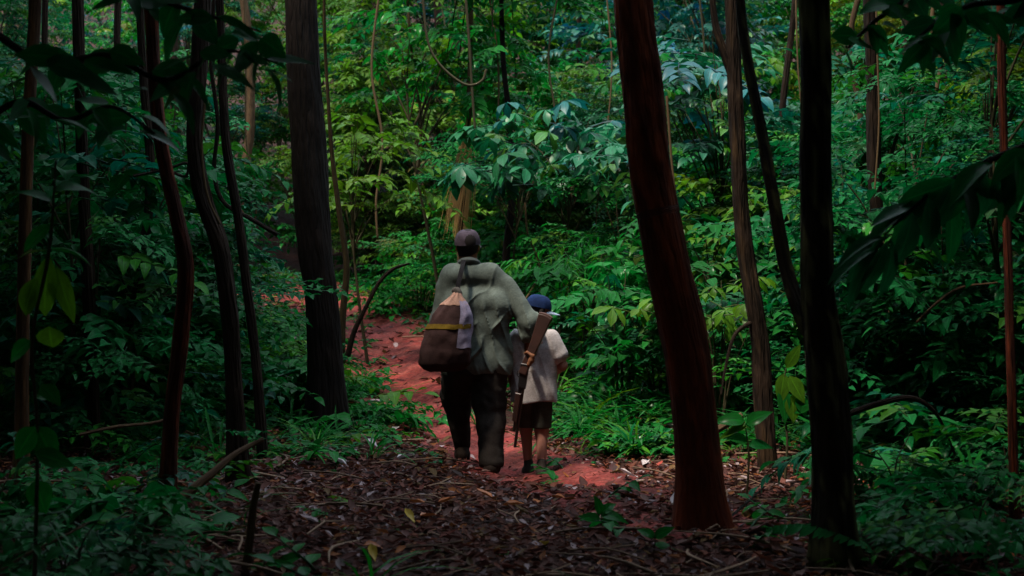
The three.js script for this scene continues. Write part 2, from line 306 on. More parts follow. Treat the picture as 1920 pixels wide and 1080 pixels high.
// trunk: points in the world, radii in metres; optional crown
const WHITE3 = [1, 1, 1];
function trunkTube(b, pts, rad, o = {}) {
  const n = o.segs || Math.max(12, pts.length * 10), cur = new THREE.CatmullRomCurve3(pts, false, 'centripetal'), P = [], R = [], sd = o.seed || 1;
  for (let k = 0; k <= n; k++) { const t = k / n, u = t * (rad.length - 1), j = Math.min(rad.length - 2, Math.floor(u)); P.push(cur.getPoint(t)); R.push(lerp(rad[j], rad[j + 1], u - j)); }
  const rough = o.rough ?? 0.10;
  return b.tube(P, R, o.sides || 16, o.col || WHITE3, 1, (a, len, t) => 1 + rough * 1.6 * n3(Math.cos(a) * 1.3 + sd, len * 1.6, Math.sin(a) * 1.3) + rough * 0.6 * n3(Math.cos(a) * 4 + sd, len * 6, Math.sin(a) * 4) + rough * 0.7 * n3(Math.cos(a) * 2.2 + sd, len * 0.8, Math.sin(a) * 2.2 + 5) + (o.flare || 0) * Math.pow(1 - t, 22) * (1 + 0.5 * Math.sin(a * 4 + sd)));
}
function tree(o) {                                  // o.pts world points from the foot up, o.rad radii
  const base = o.pts[0].clone(), root = thing(o.name, o.label, o.category || 'tree', base, o.group), r = RNG(o.seed || 7), loc = o.pts.map((p) => p.clone().sub(base)), b = new MB();
  trunkTube(b, loc, o.rad, { seed: o.seed, flare: o.flare ?? 0.35, col: o.col, rough: o.rough, sides: o.sides, segs: o.segs });
  const tr = part('trunk', b.geo(), o.bark, root);
  for (const br of o.branches || []) { const bb = new MB(); trunkTube(bb, br.pts.map((p) => p.clone().sub(base)), br.rad, { seed: (o.seed || 1) + 3, flare: 0, sides: 9, col: o.col, rough: o.rough }); part('branch', bb.geo(), o.bark, root); }
  const top = loc[loc.length - 1], cl = [];
  if (o.crown) {
    const c = o.crown, lim = new MB(), cc = c.at ? c.at.clone().sub(base) : top;
    for (let k = 0; k < (c.clusters || 10); k++) {
      const a = k * 2.4 + r(), q = c.r * Math.sqrt(0.1 + 0.9 * r()), p = V(cc.x + q * Math.cos(a), cc.y + c.h * (r() - 0.35), cc.z + q * Math.sin(a)); cl.push({ p, s: 1 });
      const s0 = loc[loc.length - 1].clone().lerp(loc[Math.max(0, loc.length - 2)], 0.6 * r()), rr = o.rad[o.rad.length - 1];
      lim.tube(spline([s0, s0.clone().lerp(p, 0.5).add(V(0, 0.3, 0)), p], 6), [1, 0.8, 0.65, 0.5, 0.4, 0.3, 0.2].map((q2) => q2 * rr * 0.7 + 0.004), 6);
    }
    part('limb', lim.geo(), o.bark, root);
    scatter('crown', S[c.kind || 'broad'], c.mat || M.leaf, leafyRows(r, cl, c.n, c.spread || c.r * 0.32, c), root);
  }
  return root;
}
// ---------------------------------------------------------------- ground and path
{
  const xs = [], zs = [];
  for (let x = -70; x < -9; x += 2.5) xs.push(x); for (let x = -9; x <= 9; x += 0.12) xs.push(x); for (let x = 9.5; x <= 70; x += 2.5) xs.push(x);
  for (let d = -40; d < 3; d += 2) zs.push(-d); for (let d = 3; d < 16; d += 0.1) zs.push(-d); for (let d = 16; d < 34; d += 0.2) zs.push(-d); for (let d = 34; d <= 150; d += 2) zs.push(-d);
  const p = [], c = [], u = [], idx = [];
  for (let j = 0; j < zs.length; j++) for (let i = 0; i < xs.length; i++) {
    const x = xs[i], z = zs[j], a = 0.5 + 0.5 * n3(x * 0.9, 7, z * 0.9), b = 0.5 + 0.5 * n3(x * 3.1, 9, z * 3.1), k = 0.7 + 0.5 * b;
    p.push(x, G(x, z), z); c.push(k * (0.85 + 0.5 * a), k, k * (1.1 - 0.3 * a)); u.push(x / 1.7, z / 1.7);
    if (i && j) { const q = j * xs.length + i; idx.push(q, q - 1, q - xs.length, q - 1, q - xs.length - 1, q - xs.length); }
  }
  const g = new THREE.BufferGeometry(); g.setAttribute('position', new THREE.Float32BufferAttribute(p, 3)); g.setAttribute('color', new THREE.Float32BufferAttribute(c, 3)); g.setAttribute('uv', new THREE.Float32BufferAttribute(u, 2)); g.setIndex(idx); g.computeVertexNormals();
  tag(part('ground', g, M.humus, scene), 'dark brown forest floor under the trees', null, null, 'structure');
}
{
  // the trodden red soil, a thin uneven sheet over the ground with ragged edges
  const N = 620, A = 24, p = [], c = [], u = [], idx = [], wid = (t) => { const q = t * (PATHW.length - 1), j = Math.min(PATHW.length - 2, Math.floor(q)); return lerp(PATHW[j], PATHW[j + 1], q - j); };
  for (let k = 0; k <= N; k++) {
    const t = 0.14 + 0.86 * k / N, q = pathCurve.getPoint(t), T = pathCurve.getTangent(t), nx = -T.z, nz = T.x;
    for (let a = 0; a <= A; a++) {
      const e = a / A * 2 - 1, w = 1.12 * wid(t) * (1 + 0.35 * n3(q.x * 1.7 + (e > 0 ? 9 : 0), 4, q.z * 1.7) + 0.2 * n3(q.x * 6 + (e > 0 ? 9 : 0), 4, q.z * 6)), x = q.x + nx * e * w, z = q.z + nz * e * w;
      const lump = 0.026 * n3(x * 3.4, 1, z * 3.4) + 0.022 * n3(x * 9, 2, z * 9) + 0.010 * n3(x * 22, 3, z * 22) + 0.010 * Math.sin(e * 5 + 1.2 * n3(x, 0, z));
      p.push(x, G(x, z) + 0.022 * (1 - Math.pow(Math.abs(e), 6)) - 0.006 * Math.pow(Math.abs(e), 6) + lump * (1 - e * e), z);
      const v = 0.85 + 0.35 * n3(x * 2, 5, z * 2) + 0.2 * n3(x * 9, 6, z * 9), pk = 0.5 + 0.5 * n3(x * 1.1, 8, z * 1.1); c.push(v, v * (0.85 + 0.3 * pk), v * (0.75 + 0.6 * pk)); u.push(x / 1.3, z / 1.3);
      if (k && a) { const i = k * (A + 1) + a; idx.push(i, i - A - 1, i - 1, i - 1, i - A - 1, i - A - 2); }
    }
  }
  const g = new THREE.BufferGeometry(); g.setAttribute('position', new THREE.Float32BufferAttribute(p, 3)); g.setAttribute('color', new THREE.Float32BufferAttribute(c, 3)); g.setAttribute('uv', new THREE.Float32BufferAttribute(u, 2)); g.setIndex(idx); g.computeVertexNormals();
  const y = g.attributes.normal.getY(40); if (y < 0) { const a = g.index.array; for (let i = 0; i < a.length; i += 3) { const t = a[i]; a[i] = a[i + 1]; a[i + 1] = t; } g.computeVertexNormals(); }
  tag(part('path', g, M.redSoil, scene), 'trodden red earth footpath bending away between the trees', null, null, 'structure');
}

// ---------------------------------------------------------------- leaf litter, grass and herbs: nobody could count them
{
  const r = RNG(101), rows = [], pal = [[0.080, 0.028, 0.020], [0.060, 0.022, 0.018], [0.105, 0.030, 0.016], [0.075, 0.018, 0.012], [0.11, 0.058, 0.048], [0.17, 0.055, 0.016], [0.09, 0.050, 0.020], [0.22, 0.16, 0.165]];
  const put = (x, z, s) => { const c = pal[Math.floor(Math.pow(r(), 1.7) * pal.length)], k = 0.6 + 0.7 * r(); rows.push([mat(x, G(x, z) + 0.010 + 0.022 * r() * r(), z, r() * 6.28, 0.36 * (r() - 0.5), 0.6 * (r() - 0.5), s * (0.6 + 0.8 * r())), new THREE.Color().setRGB(c[0] * k, c[1] * k, c[2] * k)]); };
  for (let k = 0; k < 46000; k++) { const d = 4.5 + 8.5 * Math.pow(r(), 0.8), x = (r() * 2 - 1) * (1.5 + 0.42 * d), q = d > 9.9 ? pathDist(x, -d) : 1; if (q < 0.5 && d > 10.0 && r() > 0.05 + 0.5 * (q / 0.5) ** 3) continue; put(x, -d, 0.36 + 0.5 * r() * r()); }
  for (let k = 0; k < 16000; k++) { const d = 12 + 16 * r(), x = (r() * 2 - 1) * (1 + 0.42 * d), q = pathDist(x, -d); if (q < 0.75 && r() > 0.20 + 0.7 * (q / 0.75) ** 3) continue; put(x, -d, 0.9); }
  scatter('leaf_litter', S.litter, M.leafDry, rows, scene);
}
{
  const r = RNG(111), rows = [], tw = [new MB().tube(spline([V(-0.2, 0.012, 0), V(0, 0.02, 0.03), V(0.22, 0.01, -0.02)], 6), [0.006, 0.006, 0.005, 0.005, 0.004, 0.003, 0.002], 5).geo(), new MB().tube(spline([V(-0.15, 0.01, 0), V(0, 0.03, -0.02), V(0.16, 0.012, 0.02)], 6), 0.004, 5).tube(spline([V(0, 0.03, -0.02), V(0.08, 0.04, -0.08)], 3), 0.003, 4).geo()];
  const m = std('dead_twig', 0.13, 0.085, 0.06, 0.95);
  for (let k = 0; k < 900; k++) { const d = 5 + 17 * r(), x = (r() * 2 - 1) * (1 + 0.4 * d); if (pathDist(x, -d) < 0.5 && d > 10) continue; const v = 0.5 + 1.1 * r(); rows.push([mat(x, G(x, -d) + 0.012, -d, r() * 6.28, 0.12 * (r() - 0.3), 0, 0.5 + 1.3 * r()), new THREE.Color().setRGB(v, v * 0.95, v * 0.9)]); }
  scatter('twig_litter', tw, m, rows, scene);
}
{
  const r = RNG(121), herb = [], grass = [];
  const dens = (x, d) => { const q = pathDist(x, -d); if (q < 0.5) return 0.015; let v = 0.5 + 0.9 * n3(x * 0.8, 2, d * 0.8); if (d < 10.6) v *= Math.abs(x) > 0.9 && d > 7.5 ? 0.07 : 0.012; if (q < 1.1) v *= 0.14; return v; };
  for (let k = 0; k < 42000; k++) {
    const d = 6 + 24 * Math.pow(r(), 1.1), x = (r() * 2 - 1) * (0.8 + 0.4 * d); if (r() > dens(x, d)) continue;
    const m4 = mat(x, G(x, -d), -d, r() * 6.28, 0.3 * r(), 0.5 * (r() - 0.5), 0.7 + 0.9 * r());
    (r() < 0.93 ? herb : grass).push([m4, tint(r, r() < 0.2 ? [1.6, 1.25, 0.8] : [1, 1, 1], 0.4)]);
  }
  // brighter tufts by the verge on both sides of the walkers
  for (const [px, py, sx, sd, n] of [[1150, 800, 0.42, 0.7, 420], [1190, 850, 0.25, 0.3, 120], [690, 795, 0.18, 0.3, 80], [1080, 770, 0.25, 0.5, 120], [670, 740, 0.10, 0.4, 50]]) {
    const c = groundAt(px, py);
    for (let k = 0; k < n; k++) { const x = c.x + gauss(r) * sx, z = c.z + gauss(r) * sd, m4 = mat(x, G(x, z), z, r() * 6.28, 0.3 * r(), 0.4 * (r() - 0.5), 0.8 + 0.9 * r()); (r() < 0.95 ? herb : grass).push([m4, tint(r, [1.1, 1.1, 1.0], 0.3)]); }
  }
  scatter('ground_cover', S.herb, M.leaf, herb, scene);
  scatter('grass', S.grass, M.leaf, grass, scene);
}
// ---------------------------------------------------------------- trees that stand in view
// px: pixel centre line of the trunk from the foot up, w: its width in pixels at those points, d: distance straight ahead
function stemPts(px, d, w, extend = 0, lean = 0.0) {
  const foot = at(px[0][0], px[0][1], d); foot.y = G(foot.x, -d) - 0.06;
  const pts = [foot, ...px.slice(1).map(([x, y], k) => { const p = at(x, y, d); p.z += lean * (k + 1) * 0.05; return p; })];
  const rad = w.map((q) => q / 2 * d / FPX);
  if (extend) { const a = pts[pts.length - 2], b = pts[pts.length - 1], dir = b.clone().sub(a).normalize().lerp(V(0, 1, 0), 0.4).normalize(); pts.push(b.clone().addScaledVector(dir, extend * 0.5), b.clone().addScaledVector(dir.lerp(V(0, 1, 0), 0.5).normalize(), extend)); rad.push(rad[rad.length - 1] * 0.85, rad[rad.length - 1] * 0.55); }
  return { pts, rad };
}
const patch = (scale, seed, lo, hi, th = 0.1) => (p) => { const v = n3(p.x * scale + seed, p.y * scale * 0.6, p.z * scale), f = smooth(th, th + 0.12, v); return [lerp(lo[0], hi[0], f), lerp(lo[1], hi[1], f), lerp(lo[2], hi[2], f)]; };
// lichen and moss spots round a trunk (p is only the axis, so use the angle too)
const spots = (seed, scale, th, lo, hi) => (p, a, len) => { const v = n3(Math.cos(a) * 1.6 + seed, len * scale, Math.sin(a) * 1.6) + 0.5 * n3(Math.cos(a) * 4 + seed, len * scale * 2.7, Math.sin(a) * 4), f = smooth(th, th + 0.15, v); return [lerp(lo[0], hi[0], f), lerp(lo[1], hi[1], f), lerp(lo[2], hi[2], f)]; };
const W1 = [1, 1, 1];

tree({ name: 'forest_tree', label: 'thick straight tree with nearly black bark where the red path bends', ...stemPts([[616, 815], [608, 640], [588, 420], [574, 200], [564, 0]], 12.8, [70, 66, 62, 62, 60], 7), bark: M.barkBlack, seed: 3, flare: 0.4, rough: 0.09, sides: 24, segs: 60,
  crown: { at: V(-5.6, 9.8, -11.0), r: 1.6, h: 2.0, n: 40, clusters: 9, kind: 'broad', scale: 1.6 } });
tree({ name: 'forest_tree', label: 'leaning red-brown barked trunk in front of the walkers, beside the leaf-strewn foreground', ...stemPts([[1318, 1000], [1306, 830], [1286, 650], [1250, 480], [1222, 330], [1204, 160], [1186, 0]], 8.3, [94, 84, 86, 84, 78, 74, 73], 7), bark: M.barkRed, seed: 5, flare: 0.6, rough: 0.09, sides: 28, segs: 80,
  col: spots(4, 1.6, 0.10, [0.6, 0.52, 0.5], [1.3, 1.2, 1.0]), crown: { at: V(1.2, 8.6, -3.2), r: 2.0, h: 2.4, n: 260, clusters: 14, kind: 'large', mat: M.leafDeep, scale: 1.4 } });
{
  const T = stemPts([[1568, 1062], [1560, 880], [1548, 700], [1535, 560], [1530, 380], [1530, 190], [1527, 0]], 7.4, [74, 72, 76, 66, 60, 58, 56], 6.5), d = 7.4;
  tree({ name: 'forest_tree', label: 'dark forked tree with pale lichen spots, its thinner fork leaning off at waist height', ...T, bark: M.barkMoss, seed: 9, flare: 0.5, rough: 0.12, sides: 24, segs: 80, col: spots(2, 3.0, 0.10, W1, [5.5, 7, 4.6]),
    branches: [{ pts: [at(1548, 672, d), at(1512, 610, d + 0.05), at(1478, 520, d + 0.15), at(1455, 400, d + 0.2), at(1430, 260, d + 0.3), at(1400, 100, d + 0.4), at(1388, 0, d + 0.45), at(1370, -500, d + 0.6)], rad: [0.036, 0.046, 0.038, 0.034, 0.031, 0.028, 0.026, 0.018] }],
    crown: { at: V(3.8, 8.6, -3.8), r: 2.0, h: 2.4, n: 240, clusters: 13, kind: 'large', mat: M.leafDeep, scale: 1.4 } });
}
{
  const d = 10.5;
  tree({ name: 'forest_tree', label: 'slender crooked dark tree between the red trunk and the forked tree', ...stemPts([[1442, 885], [1432, 760], [1424, 640], [1404, 520], [1390, 400], [1382, 250], [1376, 120], [1374, 0]], d, [40, 36, 34, 32, 30, 30, 28, 28], 6), bark: M.barkDark, seed: 12, flare: 0.15, rough: 0.14, sides: 16, segs: 80, col: spots(7, 2.6, 0.16, W1, [2.0, 2.0, 1.6]),
    branches: [{ pts: [at(1382, 165, d), at(1362, 110, d), at(1342, 50, d), at(1330, -60, d)], rad: [0.03, 0.034, 0.026, 0.018] }, { pts: [at(1418, 600, d), at(1380, 625, d - 0.1), at(1360, 690, d - 0.15), at(1352, 740, d - 0.2)], rad: [0.018, 0.014, 0.010, 0.006] }],
    crown: { at: V(5.8, 9.2, -7.8), r: 1.8, h: 2.2, n: 80, clusters: 9, kind: 'broad', scale: 1.5 } });
}
tree({ name: 'forest_tree', label: 'thin tree behind the forked lichen-spotted one, half hidden by drooping leaves', ...stemPts([[1668, 790], [1655, 640], [1650, 480], [1640, 330], [1636, 160], [1630, 0]], 12.0, [26, 26, 26, 28, 24, 24], 5), bark: M.barkDark, seed: 15, rough: 0.12, sides: 12, crown: { at: V(6.2, 8.5, -12), r: 1.8, h: 2, n: 70, clusters: 8, kind: 'broad', scale: 1.5 } });
tree({ name: 'forest_tree', label: 'rusty red slim trunk with a bend in the dark thicket', ...stemPts([[312, 905], [322, 780], [338, 640], [348, 500], [330, 400], [304, 280], [290, 150], [284, 0]], 8.6, [30, 28, 30, 30, 28, 26, 26, 26], 5), bark: M.barkRed, seed: 18, rough: 0.1, sides: 14, segs: 70, col: spots(8, 1.6, 0.05, [0.35, 0.36, 0.4], [1.1, 1.0, 0.9]), crown: { at: V(-2.8, 8.2, -3.6), r: 2.0, h: 2.6, n: 260, clusters: 14, kind: 'large', mat: M.leafDeep, scale: 1.4 } });
tree({ name: 'forest_tree', label: 'dark sinuous trunk that swings over towards the black-barked tree', ...stemPts([[448, 812], [438, 690], [430, 580], [412, 460], [380, 370], [366, 270], [372, 140], [380, 0]], 9.8, [34, 32, 32, 34, 32, 30, 30, 30], 5), bark: M.barkDark, seed: 21, rough: 0.14, sides: 14, segs: 70, crown: { at: V(-5.6, 8.6, -5.4), r: 2.0, h: 2.4, n: 200, clusters: 12, kind: 'large', mat: M.leafDeep, scale: 1.4 } });
tree({ name: 'forest_tree', label: 'pole-thin dark stem close beside the black-barked tree', ...stemPts([[494, 800], [478, 660], [462, 530], [446, 400], [424, 270], [416, 130], [412, 0]], 10.8, [20, 18, 18, 18, 18, 16, 16], 4), bark: M.barkDark, seed: 24, rough: 0.12, sides: 10, segs: 60, crown: { at: V(-6.0, 7.8, -8.6), r: 1.4, h: 1.6, n: 50, clusters: 8, kind: 'broad', scale: 1.4 } });
tree({ name: 'forest_tree', label: 'tall tawny-barked trunk at the edge of the thicket behind the broad-leaved plant', ...stemPts([[38, 820], [44, 560], [50, 330], [58, 150], [66, 0]], 9.4, [26, 24, 24, 22, 22], 5), bark: M.barkPale, seed: 27, rough: 0.1, sides: 14, segs: 50, col: spots(3, 1.2, 0.0, [0.6, 0.5, 0.45], [1.4, 1.1, 0.8]), crown: { at: V(-5.6, 8.2, -6.2), r: 2.0, h: 2.2, n: 160, clusters: 12, kind: 'large', mat: M.leafDeep, scale: 1.4 } });
tree({ name: 'forest_tree', label: 'dusky trunk between the tawny tree and the rusty slim one', ...stemPts([[176, 840], [168, 600], [158, 380], [150, 180], [146, 0]], 11.2, [26, 24, 22, 22, 22], 5), bark: M.barkDark, seed: 30, rough: 0.12, sides: 12, segs: 50, crown: { at: V(-6.0, 8.8, -10), r: 2.0, h: 2.2, n: 120, clusters: 11, kind: 'large', mat: M.leafDeep, scale: 1.4 } });
tree({ name: 'forest_tree', label: 'brown slanting stem in the thicket, leaning across the rusty slim trunk', ...stemPts([[222, 800], [240, 640], [268, 480], [282, 330], [270, 160], [262, 0]], 12.2, [18, 18, 18, 17, 16, 16], 4), bark: M.barkDark, seed: 33, rough: 0.12, sides: 10, segs: 50, crown: { at: V(-6.0, 8.6, -12.5), r: 1.6, h: 2.0, n: 60, clusters: 9, kind: 'broad', scale: 1.5 } });
tree({ name: 'sapling', label: 'thin pale sapling growing right behind the black-barked tree at the path edge', category: 'sapling', ...stemPts([[640, 668], [642, 600], [650, 500], [638, 410], [626, 320], [616, 200]], 14.6, [15, 13, 12, 10, 9, 7], 1.5), bark: M.barkPale, seed: 36, rough: 0.1, sides: 8, segs: 40, col: () => [0.55, 0.6, 0.5], crown: { r: 0.8, h: 1.0, n: 34, clusters: 7, kind: 'broad', scale: 0.9 } });
tree({ name: 'sapling', label: 'dark upright sapling standing behind the man with the backpack', category: 'sapling', ...stemPts([[948, 560], [950, 470], [958, 400], [962, 330], [956, 230], [944, 120], [940, 0]], 19.5, [16, 14, 14, 12, 11, 10, 9], 2.5), bark: M.barkBlack, seed: 39, rough: 0.1, sides: 8, segs: 50, crown: { at: at(945, 60, 19.5), r: 1.0, h: 1.6, n: 60, clusters: 9, kind: 'broad', scale: 0.9 } });
tree({ name: 'forest_tree', label: 'thin rust-coloured stem beside the lower right fern', category: 'tree', ...stemPts([[1905, 960], [1900, 860], [1896, 700], [1890, 480], [1880, 200], [1876, 0]], 8.2, [20, 18, 18, 16, 16, 16], 4), bark: M.barkRed, seed: 42, rough: 0.1, sides: 10, segs: 50, col: spots(8, 1.6, 0.05, [0.3, 0.32, 0.36], [0.9, 0.9, 0.9]), crown: { at: V(5.6, 8.0, -5.6), r: 2.0, h: 2.2, n: 180, clusters: 13, kind: 'large', mat: M.leafDeep, scale: 1.4 } });
// far trunks in the green backdrop
{
  const rows = [[1090, 600, 27, 12, 'barkDark'], [1476, 600, 18.5, 14, 'barkDark'], [1600, 620, 19, 13, 'barkPale'], [1765, 640, 17, 16, 'barkDark'], [690, 540, 30, 18, 'barkDark'], [455, 560, 26, 18, 'barkPale'], [205, 620, 21, 16, 'barkDark'], [100, 640, 19, 14, 'barkDark'], [1140, 560, 33, 18, 'barkDark'], [820, 540, 32, 15, 'barkDark'], [1340, 560, 30, 20, 'barkDark'], [1700, 600, 24, 22, 'barkDark'], [330, 580, 27, 20, 'barkDark']];
  rows.forEach(([x, y, d, w, bk], k) => { const r = RNG(500 + k), j = () => (r() - 0.5) * 40; const tt = tree({ name: 'backdrop_tree', label: 'slim trunk standing back among the bright green foliage wall', group: 'slim trunks in the foliage backdrop', ...stemPts([[x, y], [x + j() * 0.4, y - 160], [x + j(), y - 330], [x + j(), y - 560], [x + j(), -40]], d, [w, w * 0.95, w * 0.9, w * 0.85, w * 0.8], 4), bark: M[bk], seed: 600 + k, rough: 0.1, sides: 9, segs: 40, crown: { r: 1.6, h: 2.6, n: d > 27 ? 50 : 12, clusters: 9, kind: k % 2 ? 'broad' : 'small', scale: 1.5 } }); inRow(tt, 'slim ' + (bk === 'barkPale' ? 'pale' : 'dark') + ' trunk', 'standing back in the foliage wall'); });
}
// ---------------------------------------------------------------- trees out of the frame whose crowns shade the near part of the wood
{
  const rows = [[-3.2, 1.6, 8, 3.0], [3.0, 1.4, 8, 3.0], [-6.8, 5.6, 8.5, 3.0], [6.8, 5.4, 8.5, 3.0], [-1.5, -2.5, 8, 4], [2.6, -4.5, 9, 4], [-5.5, -1.5, 7, 4], [6.2, -0.5, 7, 4], [-8.6, 4, 7.5, 4.2], [9, 4, 7.5, 4.2], [-2, -8, 6, 4.4], [4, -9.5, 6, 4.4], [-8, -7, 6, 4.4], [9.5, -6, 6, 4.4], [-10.5, 10.5, 7, 3.6], [10.6, 10.5, 7, 3.6], [-12, 17, 7, 4.2], [11.5, 17, 7, 4.2], [-11.5, 13, 8, 3], [11.5, 14, 8, 3.4], [-13, 24, 8, 4.5], [13, 24, 8, 4.5], [-0.8, -0.8, 9, 3.6], [8.4, 18, 7.6, 2.8], [9.8, 22.5, 8, 3.0], [-8.6, 18, 7.6, 2.8], [-5.0, 8.5, 5.6, 1.7], [5.2, 8.6, 5.6, 1.7], [-6.0, 12, 6.4, 1.8], [6.2, 12.5, 6.4, 1.8]];
  rows.forEach(([x, d, h, cr], k) => {
    const g = G(x, -d), lean = 0.4 * Math.sin(k * 3.1);
    tree({ name: 'canopy_tree', label: 'tall shade tree whose dense crown roofs over the near forest', group: 'shade trees around the viewpoint', pts: [V(x, g - 0.1, -d), V(x + lean * 0.3, g + h * 0.35, -d), V(x + lean, g + h * 0.7, -d), V(x + lean, g + h, -d)], rad: [0.16, 0.14, 0.12, 0.07], bark: M.barkDark, seed: 800 + k, sides: 12, segs: 30, crown: { r: cr, h: 3.2, n: 420, clusters: 26, kind: 'large', mat: M.leafDeep, scale: 1.55, spread: cr * 0.3 } });
  });
}
{
  // unseen low-crowned trees added all round to stop skylight from the sides
  const R = RNG(91);
  for (let k = 0; k < 20; k++) {
    const a = -2.05 + 4.1 * (k + 0.5 * R()) / 19, rad = 11.5 + 3.5 * R(), x = Math.sin(a) * rad * 1.05, d = 4 - Math.cos(a) * rad * (Math.cos(a) > 0 ? 0.85 : 2.4), g = G(x, -d), h = 5.5 + R();
    if (Math.abs(x) < 0.40 * d + 2.4 && d > 0) continue;
    tree({ name: 'added_thicket_tree', label: 'unseen low-crowned tree added around the viewpoint to block low skylight', group: 'bushy trees added around the viewpoint', pts: [V(x, g - 0.1, -d), V(x + 0.2, g + h * 0.4, -d), V(x + 0.1, g + h, -d)], rad: [0.13, 0.11, 0.05], bark: M.barkDark, seed: 900 + k, sides: 10, segs: 20, crown: { at: V(x, g + 3.4, -d), r: 3.4, h: 6.2, n: 520, clusters: 30, kind: 'large', mat: M.leafDeep, scale: 1.5, spread: 1.1 } });
  }
}
// two unseen trees added outside the frame; their low boughs shade the near litter
for (const [x, d, cx, cd, k] of [[-3.3, 5.4, -1.3, 5.6, 0], [3.4, 5.2, 1.3, 5.4, 1]]) {
  const g = G(x, -d);
  tree({ name: 'canopy_tree', label: k ? 'unseen tree added past the right edge, low boughs shading the litter' : 'unseen tree added past the left edge, low boughs shading the litter', pts: [V(x, g - 0.1, -d), V(x * 0.97, g + 2, -d), V(x * 0.8, g + 4.2, -d)], rad: [0.1, 0.09, 0.06], bark: M.barkDark, seed: 970 + k, sides: 10, segs: 24, crown: { at: V(cx, g + 4.9, -cd), r: 1.8, h: 1.3, n: 200, clusters: 14, kind: 'large', mat: M.leafDeep, scale: 1.15, spread: 0.5, flat: 0.45 } });
}
// ---------------------------------------------------------------- shrubs that make the green wall behind the path
{
  const r = RNG(201), kinds = ['broad', 'small', 'small', 'broad', 'small', 'whorl'];
  const mats = [M.leaf, M.leaf, M.leafDeep, M.leafGloss, M.leafLime];
  const row = (n, x0, x1, d0, d1, h0, h1, dens, label, group, seed) => {
    for (let k = 0; k < n; k++) {
      const d = lerp(d0, d1, r()), x = lerp(x0, x1, (k + r()) / n) * d, h = lerp(h0, h1, Math.pow(r(), 0.8)), rr = 0.55 + 0.2 * h * r() + 0.25 * r();
      if (pathDist(x, -d) < rr * 0.6 + 0.75) continue;
      const kd = kinds[Math.floor(r() * kinds.length)], m = mats[Math.floor(Math.pow(r(), 1.2) * mats.length)];
      bush({ name: 'backdrop_shrub', row: label, label, group, x, d, h, r: rr, n: Math.round(dens * h * rr * (kd === 'small' ? 1.7 : 1.35)), kind: kd, mat: m, tint: r() < 0.22 ? [1.8, 1.15, 0.7] : r() < 0.35 ? [0.9, 0.95, 2.4] : [1, 1, 1 + 0.4 * r()], seed: seed + k, hue: 0.45, low: 0.05, scale: 0.86 });
    }
  };
  row(34, -0.37, 0.37, 26, 31, 3.4, 7.5, 60, 'in the foliage wall behind the path', 'tall shrubs of the foliage wall', 2000);
  row(22, -0.10, 0.37, 20, 25, 1.2, 4.2, 66, 'at the foot of the foliage wall', 'middle shrubs of the foliage wall', 2200);
  row(11, -0.37, -0.225, 17, 24, 1.2, 3.6, 66, 'in the thicket across the path bend', 'thicket shrubs across the path bend', 2300);
  row(34, -0.42, 0.42, 33, 42, 5, 10, 40, 'up the slope behind the foliage wall', 'far slope shrubs', 2400);
}
